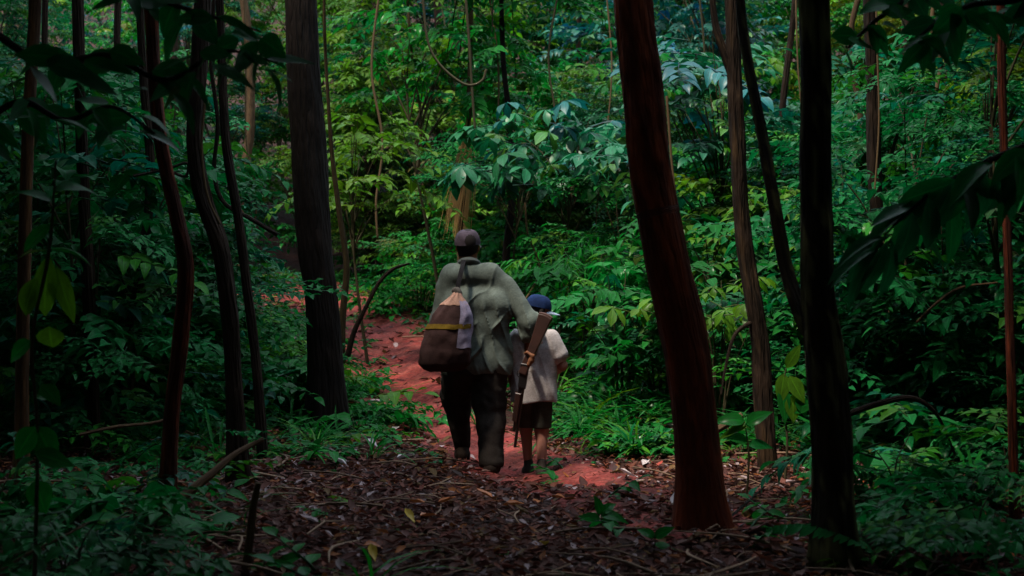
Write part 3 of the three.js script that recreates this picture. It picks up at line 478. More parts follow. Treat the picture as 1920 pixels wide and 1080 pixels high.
// understorey on both sides, nearer
{
  const r = RNG(251);
  const spot = (px, d, h, rr, n, kind, m, label, group, tnt) => { const x = (px - 960) / FPX * d; bush({ name: 'understorey_shrub', row: label, label, group, x, d, h, r: rr, n, kind, mat: m, tint: tnt || [1, 1, 1], seed: 3000 + Math.round(px * 7 + d * 10), hue: 0.35, low: 0.06 }); };
  const rightMid = 'in the shade beyond the forked tree', leftMid = 'among the slim left trunks';
  for (const [px, d, h, rr, n, kd] of [[1130, 15.5, 1.5, 0.6, 60, 'broad'], [1180, 17, 2.2, 0.8, 90, 'small'], [1240, 13.6, 1.3, 0.55, 70, 'broad'], [1330, 14.5, 1.9, 0.7, 80, 'broad'], [1380, 13.0, 1.2, 0.5, 60, 'small'], [1470, 15.5, 2.6, 0.8, 110, 'small'], [1500, 13, 1.5, 0.6, 70, 'broad'], [1100, 18.5, 1.6, 0.8, 90, 'small']])
    spot(px, d, h, rr, n, kd, M.leaf, 'in the verge behind the red trunk', 'verge shrubs past the red trunk');
  for (let k = 0; k < 20; k++) spot(1590 + 360 * r(), 10 + 7 * r(), 1.2 + 2.8 * r(), 0.6 + 0.4 * r(), 120, ['broad', 'small', 'small', 'broad'][k % 4], M.leafDeep, rightMid, 'shaded shrubs on the far side of the forked tree', [0.9, 1, 1.2]);
  for (let k = 0; k < 20; k++) spot(-20 + 350 * r(), 11.5 + 6 * r(), 1.0 + 2.6 * r(), 0.6 + 0.35 * r(), 110, ['broad', 'small', 'small', 'broad'][k % 4], M.leafDeep, leftMid, 'shaded shrubs among the slim trunks', [0.9, 1, 1.1]);
  for (const [px, d, h, rr, n, kd] of [[520, 14.2, 0.55, 0.42, 50, 'small'], [470, 13.4, 0.6, 0.5, 56, 'broad'], [545, 13.6, 0.45, 0.36, 40, 'small'], [500, 17.5, 0.5, 0.5, 50, 'broad'], [425, 15, 0.9, 0.5, 60, 'small']])
    spot(px, d, h, rr, n, kd, M.leaf, 'between the black-barked tree and path bend', 'low shrubs at the path bend');
  for (const [px, d, h, rr, n, kd] of [[672, 12.9, 0.24, 0.2, 16, 'broad'], [735, 12.6, 0.16, 0.22, 20, 'herb'], [690, 13.4, 0.22, 0.2, 18, 'small']])
    spot(px, d, h, rr, n, kd, M.leaf, 'by the path at the black-barked tree', 'small plants on the path verge', [1.2, 1.15, 0.9]);
  for (const [px, d, h, rr, n, kd] of [[790, 22.5, 1.3, 0.6, 80, 'small'], [840, 24, 1.5, 0.7, 70, 'broad'], [735, 23, 0.6, 0.5, 40, 'broad'], [1050, 20, 1.2, 0.6, 70, 'broad']])
    spot(px, d, h, rr, n, kd, M.leaf, 'past the bend behind the man', 'fresh bushes past the bend', [1.5, 1.3, 0.9]);
  // dense dark undergrowth along both lower corners
  for (let k = 0; k < 8; k++) spot(-40 + 400 * r(), 6.4 + 4.2 * r(), 0.2 + 0.3 * r(), 0.2 + 0.16 * r(), 14, ['broad', 'small', 'herb', 'small'][k % 4], M.leafDeep, 'in the lower left undergrowth', 'low dark plants of the lower left corner');
  for (let k = 0; k < 9; k++) spot(1620 + 340 * r(), 6.2 + 4.4 * r(), 0.2 + 0.35 * r(), 0.2 + 0.16 * r(), 14, ['small', 'broad', 'herb', 'small'][k % 4], M.leafDeep, 'in the lower right undergrowth', 'low dark plants of the lower right corner');
}

// saplings that can be told apart in front of the foliage wall
{
  const sap = (label, px, y0, y1, d, rr, n, kind, m, tnt, scale = 1) => { const x = (px - 960) / FPX * d, top = at(px, y0, d).y, low = at(px, y1, d).y, g = G(x, -d), h = top - g; bush({ name: 'leafy_sapling', label, category: 'sapling', x, d, h, r: rr, n, kind, mat: m, tint: tnt, seed: 4000 + px, hue: 0.3, low: clamp((low - g) / h, 0.1, 0.9), scale, flat: 0.35, spread: 0.3, pitch: -0.1 }); };
  sap('sapling with tiers of broad blue-green leaves above the child', 1050, 190, 350, 17.5, 0.85, 90, 'whorl', M.leafGloss, [1.1, 1.1, 1.4], 1.15);
  sap('sapling with pale glossy leaves showing beside the top of the red trunk', 1300, 60, 330, 15.5, 0.6, 80, 'broad', M.leafGloss, [1.1, 1.0, 1.5], 1.1);
  sap('sapling with yellow-green leaves behind the crooked slender tree', 1450, 330, 520, 15, 0.8, 90, 'broad', M.leafLime, [1, 1, 1], 0.9);
  sap('lime-leaved sapling in the upper right corner', 1895, 60, 170, 14.5, 0.35, 46, 'broad', M.leafLime, [1.3, 1.1, 1], 0.8);
  sap('bushy sapling with fresh leaves at the top centre', 830, 0, 200, 20, 1.2, 120, 'broad', M.leaf, [1.2, 1.2, 1.0], 1);
  sap('dark tiered sapling right above the man\'s head', 945, 240, 340, 18.6, 0.8, 60, 'small', M.leafDeep, [1.2, 1.2, 1.3], 0.9);
  sap('sapling with hanging yellowish leaves beside the black-barked tree', 690, 200, 400, 17.5, 0.5, 50, 'broad', M.leafLime, [0.9, 0.9, 1], 0.9);
  sap('feathery bamboo-like plant over the child\'s shoulder', 1105, 440, 540, 15.5, 0.4, 46, 'lance', M.leaf, [1.4, 1.2, 0.8], 0.8);
  sap('low broad-leaved sapling against the path side of the red trunk', 1165, 480, 620, 13.5, 0.4, 44, 'broad', M.leaf, [0.9, 1.1, 1.4], 0.8);
  sap('yellowish palmate sapling between the red trunk and the crooked slender tree', 1345, 510, 620, 12.4, 0.35, 24, 'whorl', M.leafLime, [0.9, 0.9, 1], 0.8);
}
// ---------------------------------------------------------------- solid figures from distance fields (surface nets)
function surfaceNet(f, lo, hi, cell) {
  const nx = Math.ceil((hi.x - lo.x) / cell) + 1, ny = Math.ceil((hi.y - lo.y) / cell) + 1, nz = Math.ceil((hi.z - lo.z) / cell) + 1;
  const F = new Float32Array(nx * ny * nz), id = (i, j, k) => (k * ny + j) * nx + i, vid = new Int32Array(nx * ny * nz).fill(-1), P = [], I = [];
  for (let k = 0; k < nz; k++) for (let j = 0; j < ny; j++) for (let i = 0; i < nx; i++) F[id(i, j, k)] = f(lo.x + i * cell, lo.y + j * cell, lo.z + k * cell);
  for (let k = 0; k < nz - 1; k++) for (let j = 0; j < ny - 1; j++) for (let i = 0; i < nx - 1; i++) {
    let m = 0, sx = 0, sy = 0, sz = 0, n = 0; const c = [];
    for (let q = 0; q < 8; q++) { const v = F[id(i + (q & 1), j + ((q >> 1) & 1), k + (q >> 2))]; c.push(v); if (v < 0) m |= 1 << q; }
    if (m === 0 || m === 255) continue;
    for (let a = 0; a < 8; a++) for (const bit of [1, 2, 4]) { const b = a | bit; if (b === a) continue; if ((c[a] < 0) === (c[b] < 0)) continue; const t = c[a] / (c[a] - c[b]); sx += (a & 1) + (bit === 1 ? t : 0); sy += ((a >> 1) & 1) + (bit === 2 ? t : 0); sz += (a >> 2) + (bit === 4 ? t : 0); n++; }
    vid[id(i, j, k)] = P.length / 3; P.push(lo.x + (i + sx / n) * cell, lo.y + (j + sy / n) * cell, lo.z + (k + sz / n) * cell);
  }
  const quad = (a, b, c, d, flip) => { if (a < 0 || b < 0 || c < 0 || d < 0) return; flip ? I.push(a, c, b, a, d, c) : I.push(a, b, c, a, c, d); };
  for (let k = 1; k < nz - 1; k++) for (let j = 1; j < ny - 1; j++) for (let i = 1; i < nx - 1; i++) {
    const v = F[id(i, j, k)] < 0;
    if (v !== (F[id(i + 1, j, k)] < 0)) quad(vid[id(i, j - 1, k - 1)], vid[id(i, j, k - 1)], vid[id(i, j, k)], vid[id(i, j - 1, k)], !v);
    if (v !== (F[id(i, j + 1, k)] < 0)) quad(vid[id(i - 1, j, k - 1)], vid[id(i - 1, j, k)], vid[id(i, j, k)], vid[id(i, j, k - 1)], !v);
    if (v !== (F[id(i, j, k + 1)] < 0)) quad(vid[id(i - 1, j - 1, k)], vid[id(i, j - 1, k)], vid[id(i, j, k)], vid[id(i - 1, j, k)], !v);
  }
  const g = new THREE.BufferGeometry(), U = new Float32Array(P.length / 3 * 2); for (let q = 0; q < P.length / 3; q++) { U[q * 2] = (P[q * 3] + 0.7 * P[q * 3 + 2]) * 2.2; U[q * 2 + 1] = P[q * 3 + 1] * 2.2; }
  g.setAttribute('position', new THREE.Float32BufferAttribute(P, 3)); g.setAttribute('uv', new THREE.BufferAttribute(U, 2)); g.setIndex(I); g.computeVertexNormals(); return g;
}
const smin = (a, b, k) => { const h = clamp(0.5 + 0.5 * (b - a) / k, 0, 1); return lerp(b, a, h) - k * h * (1 - h); };
// a bone: [ax,ay,az, bx,by,bz, ra, rb, flattening of depth]
function bone(x, y, z, b) {
  const q = b[8] || 1, zc = (b[2] + b[5]) / 2, zz = zc + (z - zc) / q, bz = b[5], az = b[2];
  const px = x - b[0], py = y - b[1], pz = zz - az, dx = b[3] - b[0], dy = b[4] - b[1], dz = bz - az, L = dx * dx + dy * dy + dz * dz || 1e-9, h = clamp((px * dx + py * dy + pz * dz) / L, 0, 1);
  return (Math.hypot(px - dx * h, py - dy * h, pz - dz * h) - lerp(b[6], b[7], h)) * (q < 1 ? q : 1);
}
const bones = (list, k) => (x, y, z) => { let d = bone(x, y, z, list[0]); for (let i = 1; i < list.length; i++) d = smin(d, bone(x, y, z, list[i]), k); return d; };
const ell = (x, y, z, c, r) => { const k = Math.hypot((x - c[0]) / r[0], (y - c[1]) / r[1], (z - c[2]) / r[2]); return (k - 1) * Math.min(...r); };
function headField(c, s, yaw, tilt) {              // s scales an adult head; face looks along -z turned by yaw
  const cy = Math.cos(yaw), sy = Math.sin(yaw), ct = Math.cos(tilt), st = Math.sin(tilt);
  return (x, y, z) => {
    let a = (x - c[0]) / s, b = (y - c[1]) / s, d = (z - c[2]) / s; const a2 = a * cy - d * sy, d2 = a * sy + d * cy; a = a2; const b2 = b * ct - d2 * st, d3 = b * st + d2 * ct; b = b2; d = d3;
    let v = ell(a, b, d, [0, 0.025, 0.005], [0.077, 0.098, 0.097]); v = smin(v, ell(a, b, d, [0, -0.055, -0.03], [0.058, 0.065, 0.065]), 0.04);
    v = smin(v, bone(a, b, d, [0, 0.01, -0.088, 0, -0.03, -0.108, 0.009, 0.014]), 0.012);                                    // nose
    v = smin(v, bone(a, b, d, [-0.022, -0.068, -0.085, 0.022, -0.068, -0.085, 0.006, 0.006]), 0.01);                         // mouth
    for (const e of [-1, 1]) { v = smin(v, ell(a, b, d, [e * 0.080, -0.01, 0.012], [0.010, 0.032, 0.020]), 0.008); v = Math.max(v, -ell(a, b, d, [e * 0.032, 0.012, -0.100], [0.017, 0.010, 0.012])); v = Math.min(v, ell(a, b, d, [e * 0.032, 0.012, -0.088], [0.012, 0.012, 0.012])); }
    return v * s;
  };
}
// a fist of five fingers closed round an axis (from p, along dir): palm on one side, fingers curling to the other
function fistField(w, c, axis, palm, s) {           // w wrist, c centre of grip, axis unit of the held thing, palm unit towards the palm's back
  const A = axis, Pm = palm, Q = V(0, 0, 0).crossVectors(A, Pm), L = [], pt = (a, p, q) => [c.x + A.x * a + Pm.x * p + Q.x * q, c.y + A.y * a + Pm.y * p + Q.y * q, c.z + A.z * a + Pm.z * p + Q.z * q];
  const b = (p, q, ra, rb) => L.push([...p, ...q, ra * s, rb * s]);
  b([w.x, w.y, w.z], pt(0, 0.034 * s, 0.01 * s), 0.026, 0.022); b(pt(-0.032 * s, 0.034 * s, 0.004 * s), pt(0.032 * s, 0.034 * s, 0.004 * s), 0.016, 0.017);
  const reach = [0.9, 1.05, 1.0, 0.85];
  for (let k = 0; k < 4; k++) { const a = (-0.036 + 0.024 * k) * s, f = reach[k]; b(pt(a, 0.032 * s, 0.012 * s), pt(a, 0.012 * s, 0.034 * f * s), 0.0098, 0.0092); b(pt(a, 0.012 * s, 0.034 * f * s), pt(a, -0.022 * s, 0.028 * f * s), 0.009, 0.0085); b(pt(a, -0.022 * s, 0.028 * f * s), pt(a, -0.030 * s, 0.004 * s), 0.0085, 0.0075); }
  b(pt(0.034 * s, 0.032 * s, -0.006 * s), pt(0.040 * s, 0.006 * s, -0.030 * s), 0.0125, 0.011); b(pt(0.040 * s, 0.006 * s, -0.030 * s), pt(0.024 * s, -0.022 * s, -0.024 * s), 0.0105, 0.009);
  return bones(L, 0.006 * s);
}
const M_skin = (n, r, g, b) => std(n, r, g, b, 0.55);
const cloth = (n, r, g, b) => { const m = new THREE.MeshPhysicalMaterial({ color: lin(r, g, b), roughness: 0.95, specularIntensity: 0.25, map: CLOTH_TONE, bumpMap: CLOTH_BUMP, bumpScale: 0.0022, sheen: 0.2, sheenRoughness: 0.6 }); m.name = n; return m; };

function capGeo(r0, rz, h, brim, brimW) {           // a peaked cap, peak towards -z, sits on y = 0
  const b = new MB(), N = 28, K = 9, top = [];
  for (let k = 0; k <= K; k++) { const t = k / K, y = h * Math.sin(t * Math.PI / 2), s = Math.pow(Math.cos(t * Math.PI / 2), 0.62), ring = []; for (let q = 0; q <= N; q++) { const a = q / N * 2 * Math.PI, seam = 1 + 0.012 * Math.cos(a * 6); ring.push(V(Math.cos(a) * r0 * s * seam, y, Math.sin(a) * rz * s * seam)); } top.push(ring); }
  for (let k = 0; k <= K; k++) for (let q = 0; q <= N; q++) { const v = top[k][q]; b.p.push(v.x, v.y, v.z); b.c.push(1, 1, 1); b.u.push(q / N * 2, k / K); if (k && q) { const i = k * (N + 1) + q; b.i.push(i, i - 1, i - N - 1, i - 1, i - N - 2, i - N - 1); } }
  const dome = b.geo();
  const m = new MB(), J = 12, R = 5;                // peak: two faces 4 mm apart
  for (const face of [0, 1]) { const s0 = m.p.length / 3; for (let i = 0; i <= R; i++) for (let j = 0; j <= J; j++) { const u = j / J * 2 - 1, t = i / R, e = Math.sqrt(Math.max(0, 1 - u * u)), a = u * 1.25, bx = Math.sin(a) * r0 * 0.98, bz = -Math.cos(a) * rz * 0.98; m.p.push(bx * (1 + 0.05 * t), -0.012 * t - 0.02 * u * u - (face ? 0.004 : 0), bz - brim * t * Math.pow(e, 0.6)); m.c.push(1, 1, 1); m.u.push(u, t); if (i && j) { const k = s0 + i * (J + 1) + j; face ? m.i.push(k, k - J - 1, k - 1, k - 1, k - J - 1, k - J - 2) : m.i.push(k, k - 1, k - J - 1, k - 1, k - J - 2, k - J - 1); } } }
  return { dome, peak: m.geo() };
}
function bootGeo(x, y, z, L, W, H, yaw) { const c = Math.cos(yaw), s = Math.sin(yaw), T = (a, d) => [x + a * c + d * s, z - a * s + d * c]; const [hx, hz] = T(0, 0.04 * L / 0.28), [tx, tz] = T(0, -0.19 * L / 0.28), [mx, mz] = T(0, -0.08 * L / 0.28);
  const f = bones([[hx, y + H * 0.42, hz, mx, y + H * 0.42, mz, W * 0.5, W * 0.52], [mx, y + H * 0.38, mz, tx, y + H * 0.32, tz, W * 0.54, W * 0.46], [hx, y + H * 0.5, hz, x, y + H * 1.5, z, W * 0.48, W * 0.46]], 0.03);
  return surfaceNet((a, b, d) => Math.max(f(a, b, d), y - b), V(x - 0.22, y - 0.02, z - 0.28), V(x + 0.22, y + H * 2, z + 0.16), 0.008); }

// ---------------------------------------------------------------- the man
const MAN = at(890, 872, 11.0); MAN.y = G(MAN.x, MAN.z);
const toMan = (px, py, dz) => at(px, py, 11.0 + dz).sub(MAN);   // a point in the man's own axes
{
  const man = thing('person', 'adult in dark cap and loose grey-green shirt walking away with a sack on one shoulder', 'person', MAN);
  const gL = G(MAN.x - 0.10, MAN.z - 0.36) - MAN.y, gR = G(MAN.x + 0.125, MAN.z + 0.13) - MAN.y;
  const hipL = [-0.10, 0.86, 0], hipR = [0.11, 0.86, 0], knL = [-0.15, 0.50 + gL, -0.24], anL = [-0.10, 0.10 + gL, -0.30], knR = [0.112, 0.48, -0.01], anR = [0.125, 0.09 + gR, 0.13];
  const shL = [-0.205, 1.315, 0], shR = [0.240, 1.315, 0], elL = [-0.250, 1.06, 0.0], wrL = [-0.20, 1.19, -0.22], elR = [0.405, 1.08, 0.03], wrR = [0.400, 0.83, -0.02];
  const skin = M_skin('skin_brown', 0.155, 0.062, 0.032);
  const torso = [[-0.09, 0.90, 0, 0.10, 0.90, 0, 0.135, 0.135, 0.9], [-0.06, 1.05, 0, 0.09, 1.05, 0, 0.135, 0.135, 0.85], [-0.10, 1.25, 0, 0.13, 1.25, 0, 0.125, 0.125, 0.85], [-0.02, 1.42, 0, 0.20, 1.325, 0, 0.055, 0.055, 1], [-0.02, 1.42, 0, -0.17, 1.325, 0, 0.055, 0.055, 1], [-0.02, 1.40, 0.01, -0.045, 1.55, -0.01, 0.062, 0.058, 1]];
  const limbs = [[...hipL, ...knL, 0.095, 0.065], [...knL, ...anL, 0.06, 0.04], [...hipR, ...knR, 0.095, 0.065], [...knR, ...anR, 0.06, 0.04], [...shL, ...elL, 0.06, 0.045], [...elL, ...wrL, 0.045, 0.03], [...shR, ...elR, 0.06, 0.045], [...elR, ...wrR, 0.045, 0.030]];
  const bodyF = bones([...torso, ...limbs], 0.05), HC = [-0.052, 1.625, -0.015], headF = headField(HC, 1.0, 0.12, 0.12);
  const body = surfaceNet((x, y, z) => smin(bodyF(x, y, z), y > 1.42 ? headF(x, y, z) : 1, 0.03), V(-0.45, 0.02, -0.45), V(0.5, 1.78, 0.2), 0.013);
  const grip = toMan(990, 672, -0.14), ax = GUNAXIS();
  const fist = surfaceNet(fistField(V(...wrR), grip, ax, V(0.55, 0, 0.83).addScaledVector(ax, -V(0.55, 0, 0.83).dot(ax)).normalize(), 1.05), V(grip.x - 0.11, grip.y - 0.10, grip.z - 0.11), V(grip.x + 0.12, grip.y + 0.20, grip.z + 0.15), 0.0045);
  const fistL = surfaceNet(fistField(V(...wrL), V(-0.16, 1.28, -0.25), V(0.2, 0.9, 0.3).normalize(), V(-0.95, 0.2, 0).normalize(), 1.0), V(-0.30, 1.15, -0.36), V(-0.06, 1.40, -0.14), 0.0055);
  part('body', mergeGeometries([body, fist, fistL]), skin, man);
  const hairF = headField([HC[0], HC[1] + 0.006, HC[2] + 0.012], 1.045, 0.12, 0.12);
  part('hair', surfaceNet((x, y, z) => Math.max(hairF(x, y, z), HC[1] - 0.075 - y, -(z - (HC[2] - 0.03)) , Math.abs(x - HC[0]) - 0.079), V(-0.18, 1.5, -0.1), V(0.08, 1.78, 0.14), 0.008), std('hair_black', 0.012, 0.009, 0.008, 0.8), man);
  // loose shirt, untucked, sleeves pushed up over the forearm; folds run down from the shoulders
  const shirtB = [[-0.115, 0.775, 0, 0.125, 0.775, 0, 0.148, 0.148, 0.95], [-0.10, 0.90, 0, 0.108, 0.90, 0, 0.148, 0.148, 0.92], [-0.10, 1.05, 0, 0.108, 1.05, 0.01, 0.146, 0.146, 0.92], [-0.115, 1.21, 0.01, 0.128, 1.21, 0.01, 0.148, 0.148, 0.9], [-0.16, 1.412, 0.01, 0.11, 1.418, 0.01, 0.086, 0.086, 1], [0.10, 1.415, 0.01, 0.22, 1.34, 0, 0.082, 0.080, 1], [-0.16, 1.412, 0.01, -0.205, 1.33, 0, 0.084, 0.084, 1], [-0.035, 1.42, 0.01, -0.042, 1.485, 0.0, 0.078, 0.066, 1]];
  const sleeves = [[...shR, ...elR, 0.080, 0.066], [...elR, 0.405, 0.99, 0.015, 0.070, 0.062], [...shL, ...elL, 0.080, 0.068], [...elL, -0.235, 1.19, -0.15, 0.074, 0.058]];
  const sT = bones(shirtB, 0.045), sS = bones(sleeves, 0.03), sF = (x, y, z) => smin(sT(x, y, z), sS(x, y, z), 0.008);
  const fold = (x, y, z) => { const s = smooth(1.34, 1.12, y), g = x * 2.4 + y * 0.9; const g2 = y * 1.0 - x * 1.35 + 0.06 * n3(x * 4, y * 4, z * 4), k = n3(x * 5 + y * 3.2, y * 1.6, z * 4) * 0.022 - Math.pow(1 - Math.abs(Math.sin(g2 * 15 + 1.5 * n3(x * 6, y * 6, 1))), 3) * 0.034 * smooth(-0.25, 0.35, n3(x * 6 + 3, y * 4, 7)) * smooth(-0.10, 0.02, x) * smooth(0.25, 0.16, x) + Math.pow(1 - Math.abs(Math.sin(g * 13 + 2.2 * n3(x * 3, y * 3, z * 3))), 3) * -0.016 * s * smooth(-0.05, 0.06, x) + n3(x * 14, y * 9, z * 14) * 0.006; return k * (0.22 + 0.78 * s); };
  part('shirt', surfaceNet((x, y, z) => Math.max(sF(x, y, z) + fold(x, y, z), 0.69 + 0.012 * Math.sin(x * 14) - y, y > 1.40 ? -(bone(x, y, z, [-0.03, 1.44, 0.01, -0.05, 1.6, -0.02, 0.058, 0.058])) : -1), V(-0.48, 0.62, -0.3), V(0.52, 1.56, 0.26), 0.0085), cloth('shirt_grey_green', 0.135, 0.158, 0.138), man);
  { const ring = []; for (let k = 0; k <= 28; k++) { const a = k / 28 * 2 * Math.PI; ring.push(V(-0.042 + 0.074 * Math.cos(a), 1.498 + 0.018 * Math.sin(a), 0.0 + 0.076 * Math.sin(a))); } const g = new MB().tube(ring, 0.015, 8).geo(); g.translate(0.042, -1.498, 0).scale(1, 1.7, 1).translate(-0.042, 1.498, 0); part('collar', g, cloth('collar_grey_green', 0.12, 0.135, 0.13), man); }
  // baggy trousers
  const tB = [[-0.10, 0.76, 0, 0.115, 0.76, 0, 0.132, 0.132, 0.95], [-0.105, 0.74, 0, ...knL, 0.132, 0.116], [...knL, anL[0], anL[1] + 0.03, anL[2], 0.112, 0.068], [0.112, 0.74, 0, ...knR, 0.134, 0.126], [...knR, anR[0], anR[1], anR[2], 0.122, 0.090]];
  const tF = bones(tB, 0.035);
  part('trousers', surfaceNet((x, y, z) => Math.max(tF(x, y, z) + 0.014 * n3(x * 7, y * 6, z * 7) + 0.007 * n3(x * 16 + y * 9, y * 13, z * 16) + 0.004 * n3(x * 30, y * 20, z * 30), y - 0.75, 0.055 + Math.min(gL, gR) - y), V(-0.42, 0.0, -0.5), V(0.42, 0.9, 0.28), 0.0105), cloth('trousers_dark', 0.034, 0.026, 0.022), man);
  part('boot', bootGeo(anL[0], gL, anL[2], 0.28, 0.105, 0.10, 0.05), std('boot_leather', 0.018, 0.011, 0.008, 0.8), man);
  part('boot', bootGeo(anR[0], gR, anR[2], 0.28, 0.105, 0.10, -0.08), std('boot_leather', 0.018, 0.011, 0.008, 0.8), man);
  const cap = capGeo(0.096, 0.114, 0.112, 0.085), cm = cloth('cap_mauve', 0.085, 0.062, 0.080);
  const hold = new THREE.Group(); hold.name = 'cap'; man.add(hold); hold.position.set(HC[0], HC[1] + 0.020, HC[2]); hold.rotation.set(0.10, -0.12, 0.03);
  part('cap_dome', cap.dome, cm, hold); part('cap_peak', cap.peak, cm, hold);
}
function GUNAXIS() { return toMan(1018, 612, -0.16).sub(toMan(984, 690, -0.12)).normalize(); }

// ---------------------------------------------------------------- the boy
const BOY = at(1000, 890, 11.1); BOY.y = G(BOY.x, BOY.z);
{
  const boy = thing('person', 'child in blue cap, pale T-shirt and dark shorts walking close by the adult', 'person', BOY);
  const g1 = G(BOY.x - 0.035, BOY.z - 0.1) - BOY.y, g2 = G(BOY.x + 0.062, BOY.z + 0.03) - BOY.y;
  const hipL = [-0.06, 0.66, 0], hipR = [0.055, 0.66, 0], knL = [-0.055, 0.37, -0.10], anL = [-0.036, 0.075 + g1, -0.10], knR = [0.062, 0.36, -0.03], anR = [0.062, 0.07 + g2, 0.03];
  const shL = [-0.125, 1.045, 0], shR = [0.135, 1.045, 0], elL = [-0.175, 0.83, 0.02], wrL = [-0.15, 0.65, -0.06], elR = [0.215, 0.835, 0.0], wrR = [0.185, 0.775, -0.17];
  const torso = [[-0.055, 0.70, 0, 0.055, 0.70, 0, 0.092, 0.092, 0.85], [-0.06, 0.85, 0, 0.065, 0.85, 0, 0.085, 0.085, 0.85], [-0.08, 0.97, 0, 0.09, 0.97, 0, 0.08, 0.08, 0.85], [-0.105, 1.045, 0, 0.115, 1.045, 0, 0.042, 0.042, 1], [0.01, 1.06, 0, 0.028, 1.15, -0.01, 0.045, 0.042, 1]];
  const limbs = [[...hipL, ...knL, 0.068, 0.048], [...knL, ...anL, 0.048, 0.030], [...hipR, ...knR, 0.068, 0.048], [...knR, ...anR, 0.050, 0.031], [...shL, ...elL, 0.042, 0.034], [...elL, ...wrL, 0.033, 0.023], [...shR, ...elR, 0.042, 0.034], [...elR, ...wrR, 0.033, 0.023]];
  const skin = M_skin('skin_tan', 0.26, 0.115, 0.085), F = bones([...torso, ...limbs], 0.035), HC = [0.035, 1.240, -0.02], YAW = -1.05, headF = headField(HC, 0.92, YAW, 0.22);
  const body = surfaceNet((x, y, z) => smin(F(x, y, z), y > 1.05 ? headF(x, y, z) : 1, 0.025), V(-0.28, 0.01, -0.3), V(0.3, 1.38, 0.16), 0.0105);
  const relaxed = (w, dir, side, s) => { const L = [], d = dir.clone().normalize(), q = side.clone().addScaledVector(d, -side.dot(d)).normalize(), n = V(0, 0, 0).crossVectors(d, q), pt = (a, b, c) => [w.x + d.x * a + q.x * b + n.x * c, w.y + d.y * a + q.y * b + n.y * c, w.z + d.z * a + q.z * b + n.z * c];
    L.push([...pt(-0.01, 0, 0), ...pt(0.05 * s, 0, 0), 0.02 * s, 0.026 * s]); [0.85, 1, 0.95, 0.75].forEach((f, k) => { const b = (-0.027 + 0.018 * k) * s; L.push([...pt(0.055 * s, b, 0), ...pt((0.06 + 0.03 * f) * s, b * 1.1, 0.006 * s), 0.0095 * s, 0.0088 * s], [...pt((0.06 + 0.03 * f) * s, b * 1.1, 0.006 * s), ...pt((0.075 + 0.045 * f) * s, b * 1.1, 0.028 * s), 0.0086 * s, 0.0072 * s]); });
    L.push([...pt(0.015 * s, -0.022 * s, 0.004 * s), ...pt(0.045 * s, -0.05 * s, 0.016 * s), 0.012 * s, 0.010 * s], [...pt(0.045 * s, -0.05 * s, 0.016 * s), ...pt(0.07 * s, -0.052 * s, 0.03 * s), 0.0098 * s, 0.008 * s]); return surfaceNet(bones(L, 0.006), V(w.x - 0.13, w.y - 0.13, w.z - 0.16), V(w.x + 0.13, w.y + 0.1, w.z + 0.1), 0.0048); };
  part('body', mergeGeometries([body, relaxed(V(...wrL), V(0.1, -1, -0.2), V(0, 0, -1), 0.85), relaxed(V(...wrR), V(-0.5, -0.2, -0.8), V(0, 1, 0), 0.85)]), skin, boy);
  const hairF = headField([HC[0], HC[1] + 0.005, HC[2] + 0.004], 0.965, YAW, 0.22);
  part('hair', surfaceNet((x, y, z) => Math.max(hairF(x, y, z), HC[1] - 0.06 - y, (x - HC[0]) * 0.87 - (z - HC[2]) * 0.5 - 0.02), V(-0.12, 1.1, -0.18), V(0.18, 1.36, 0.14), 0.008), std('hair_black', 0.012, 0.009, 0.008, 0.8), boy);
  const sB = [[-0.068, 0.58, 0, -0.085, 0.95, 0, 0.100, 0.088, 0.92], [0.072, 0.58, 0, 0.092, 0.95, 0, 0.100, 0.088, 0.92], [0.0, 0.58, 0, 0.0, 0.95, 0, 0.104, 0.092, 0.92], [-0.11, 1.045, 0, 0.12, 1.045, 0, 0.052, 0.052, 1], [0.0, 1.07, 0.005, 0.02, 1.09, 0, 0.055, 0.052, 1], [...shL, -0.165, 0.90, 0.012, 0.060, 0.062], [...shR, 0.193, 0.915, 0.0, 0.060, 0.064]];
  const sF = bones(sB, 0.03);
  part('shirt', surfaceNet((x, y, z) => Math.max(sF(x, y, z) + 0.011 * n3(x * 9 + y * 6, y * 3, z * 9) + 0.004 * n3(x * 24, y * 10, z * 24) - 0.007 * Math.pow(1 - Math.abs(Math.sin(x * 26 + y * 9)), 3), 0.565 + 0.01 * Math.sin(x * 20) - y), V(-0.32, 0.5, -0.2), V(0.34, 1.18, 0.2), 0.0075), cloth('shirt_cream', 0.52, 0.46, 0.46), boy);
  const tF = bones([[-0.06, 0.66, 0, 0.06, 0.66, 0, 0.095, 0.095, 0.95], [-0.06, 0.64, 0, knL[0], 0.40, knL[2] * 0.9, 0.085, 0.078], [0.058, 0.64, 0, knR[0], 0.39, knR[2], 0.085, 0.078]], 0.02);
  part('shorts', surfaceNet((x, y, z) => Math.max(tF(x, y, z) + 0.010 * n3(x * 10, y * 8, z * 10), 0.365 - y, y - 0.615), V(-0.24, 0.34, -0.26), V(0.26, 0.76, 0.2), 0.008), cloth('shorts_dark', 0.060, 0.060, 0.048), boy);
  const sm = std('shoe_dark', 0.022, 0.016, 0.013, 0.75);
  part('shoe', bootGeo(anL[0], g1, anL[2], 0.21, 0.078, 0.075, 0.05), sm, boy); part('shoe', bootGeo(anR[0], g2, anR[2], 0.21, 0.078, 0.075, -0.1), sm, boy);
  const cap = capGeo(0.088, 0.104, 0.100, 0.090), cm = cloth('cap_blue', 0.009, 0.024, 0.088), pm = cloth('cap_peak_pale_highlight', 0.26, 0.32, 0.42);  // peak colour holds its pale edge and its blue-white highlight
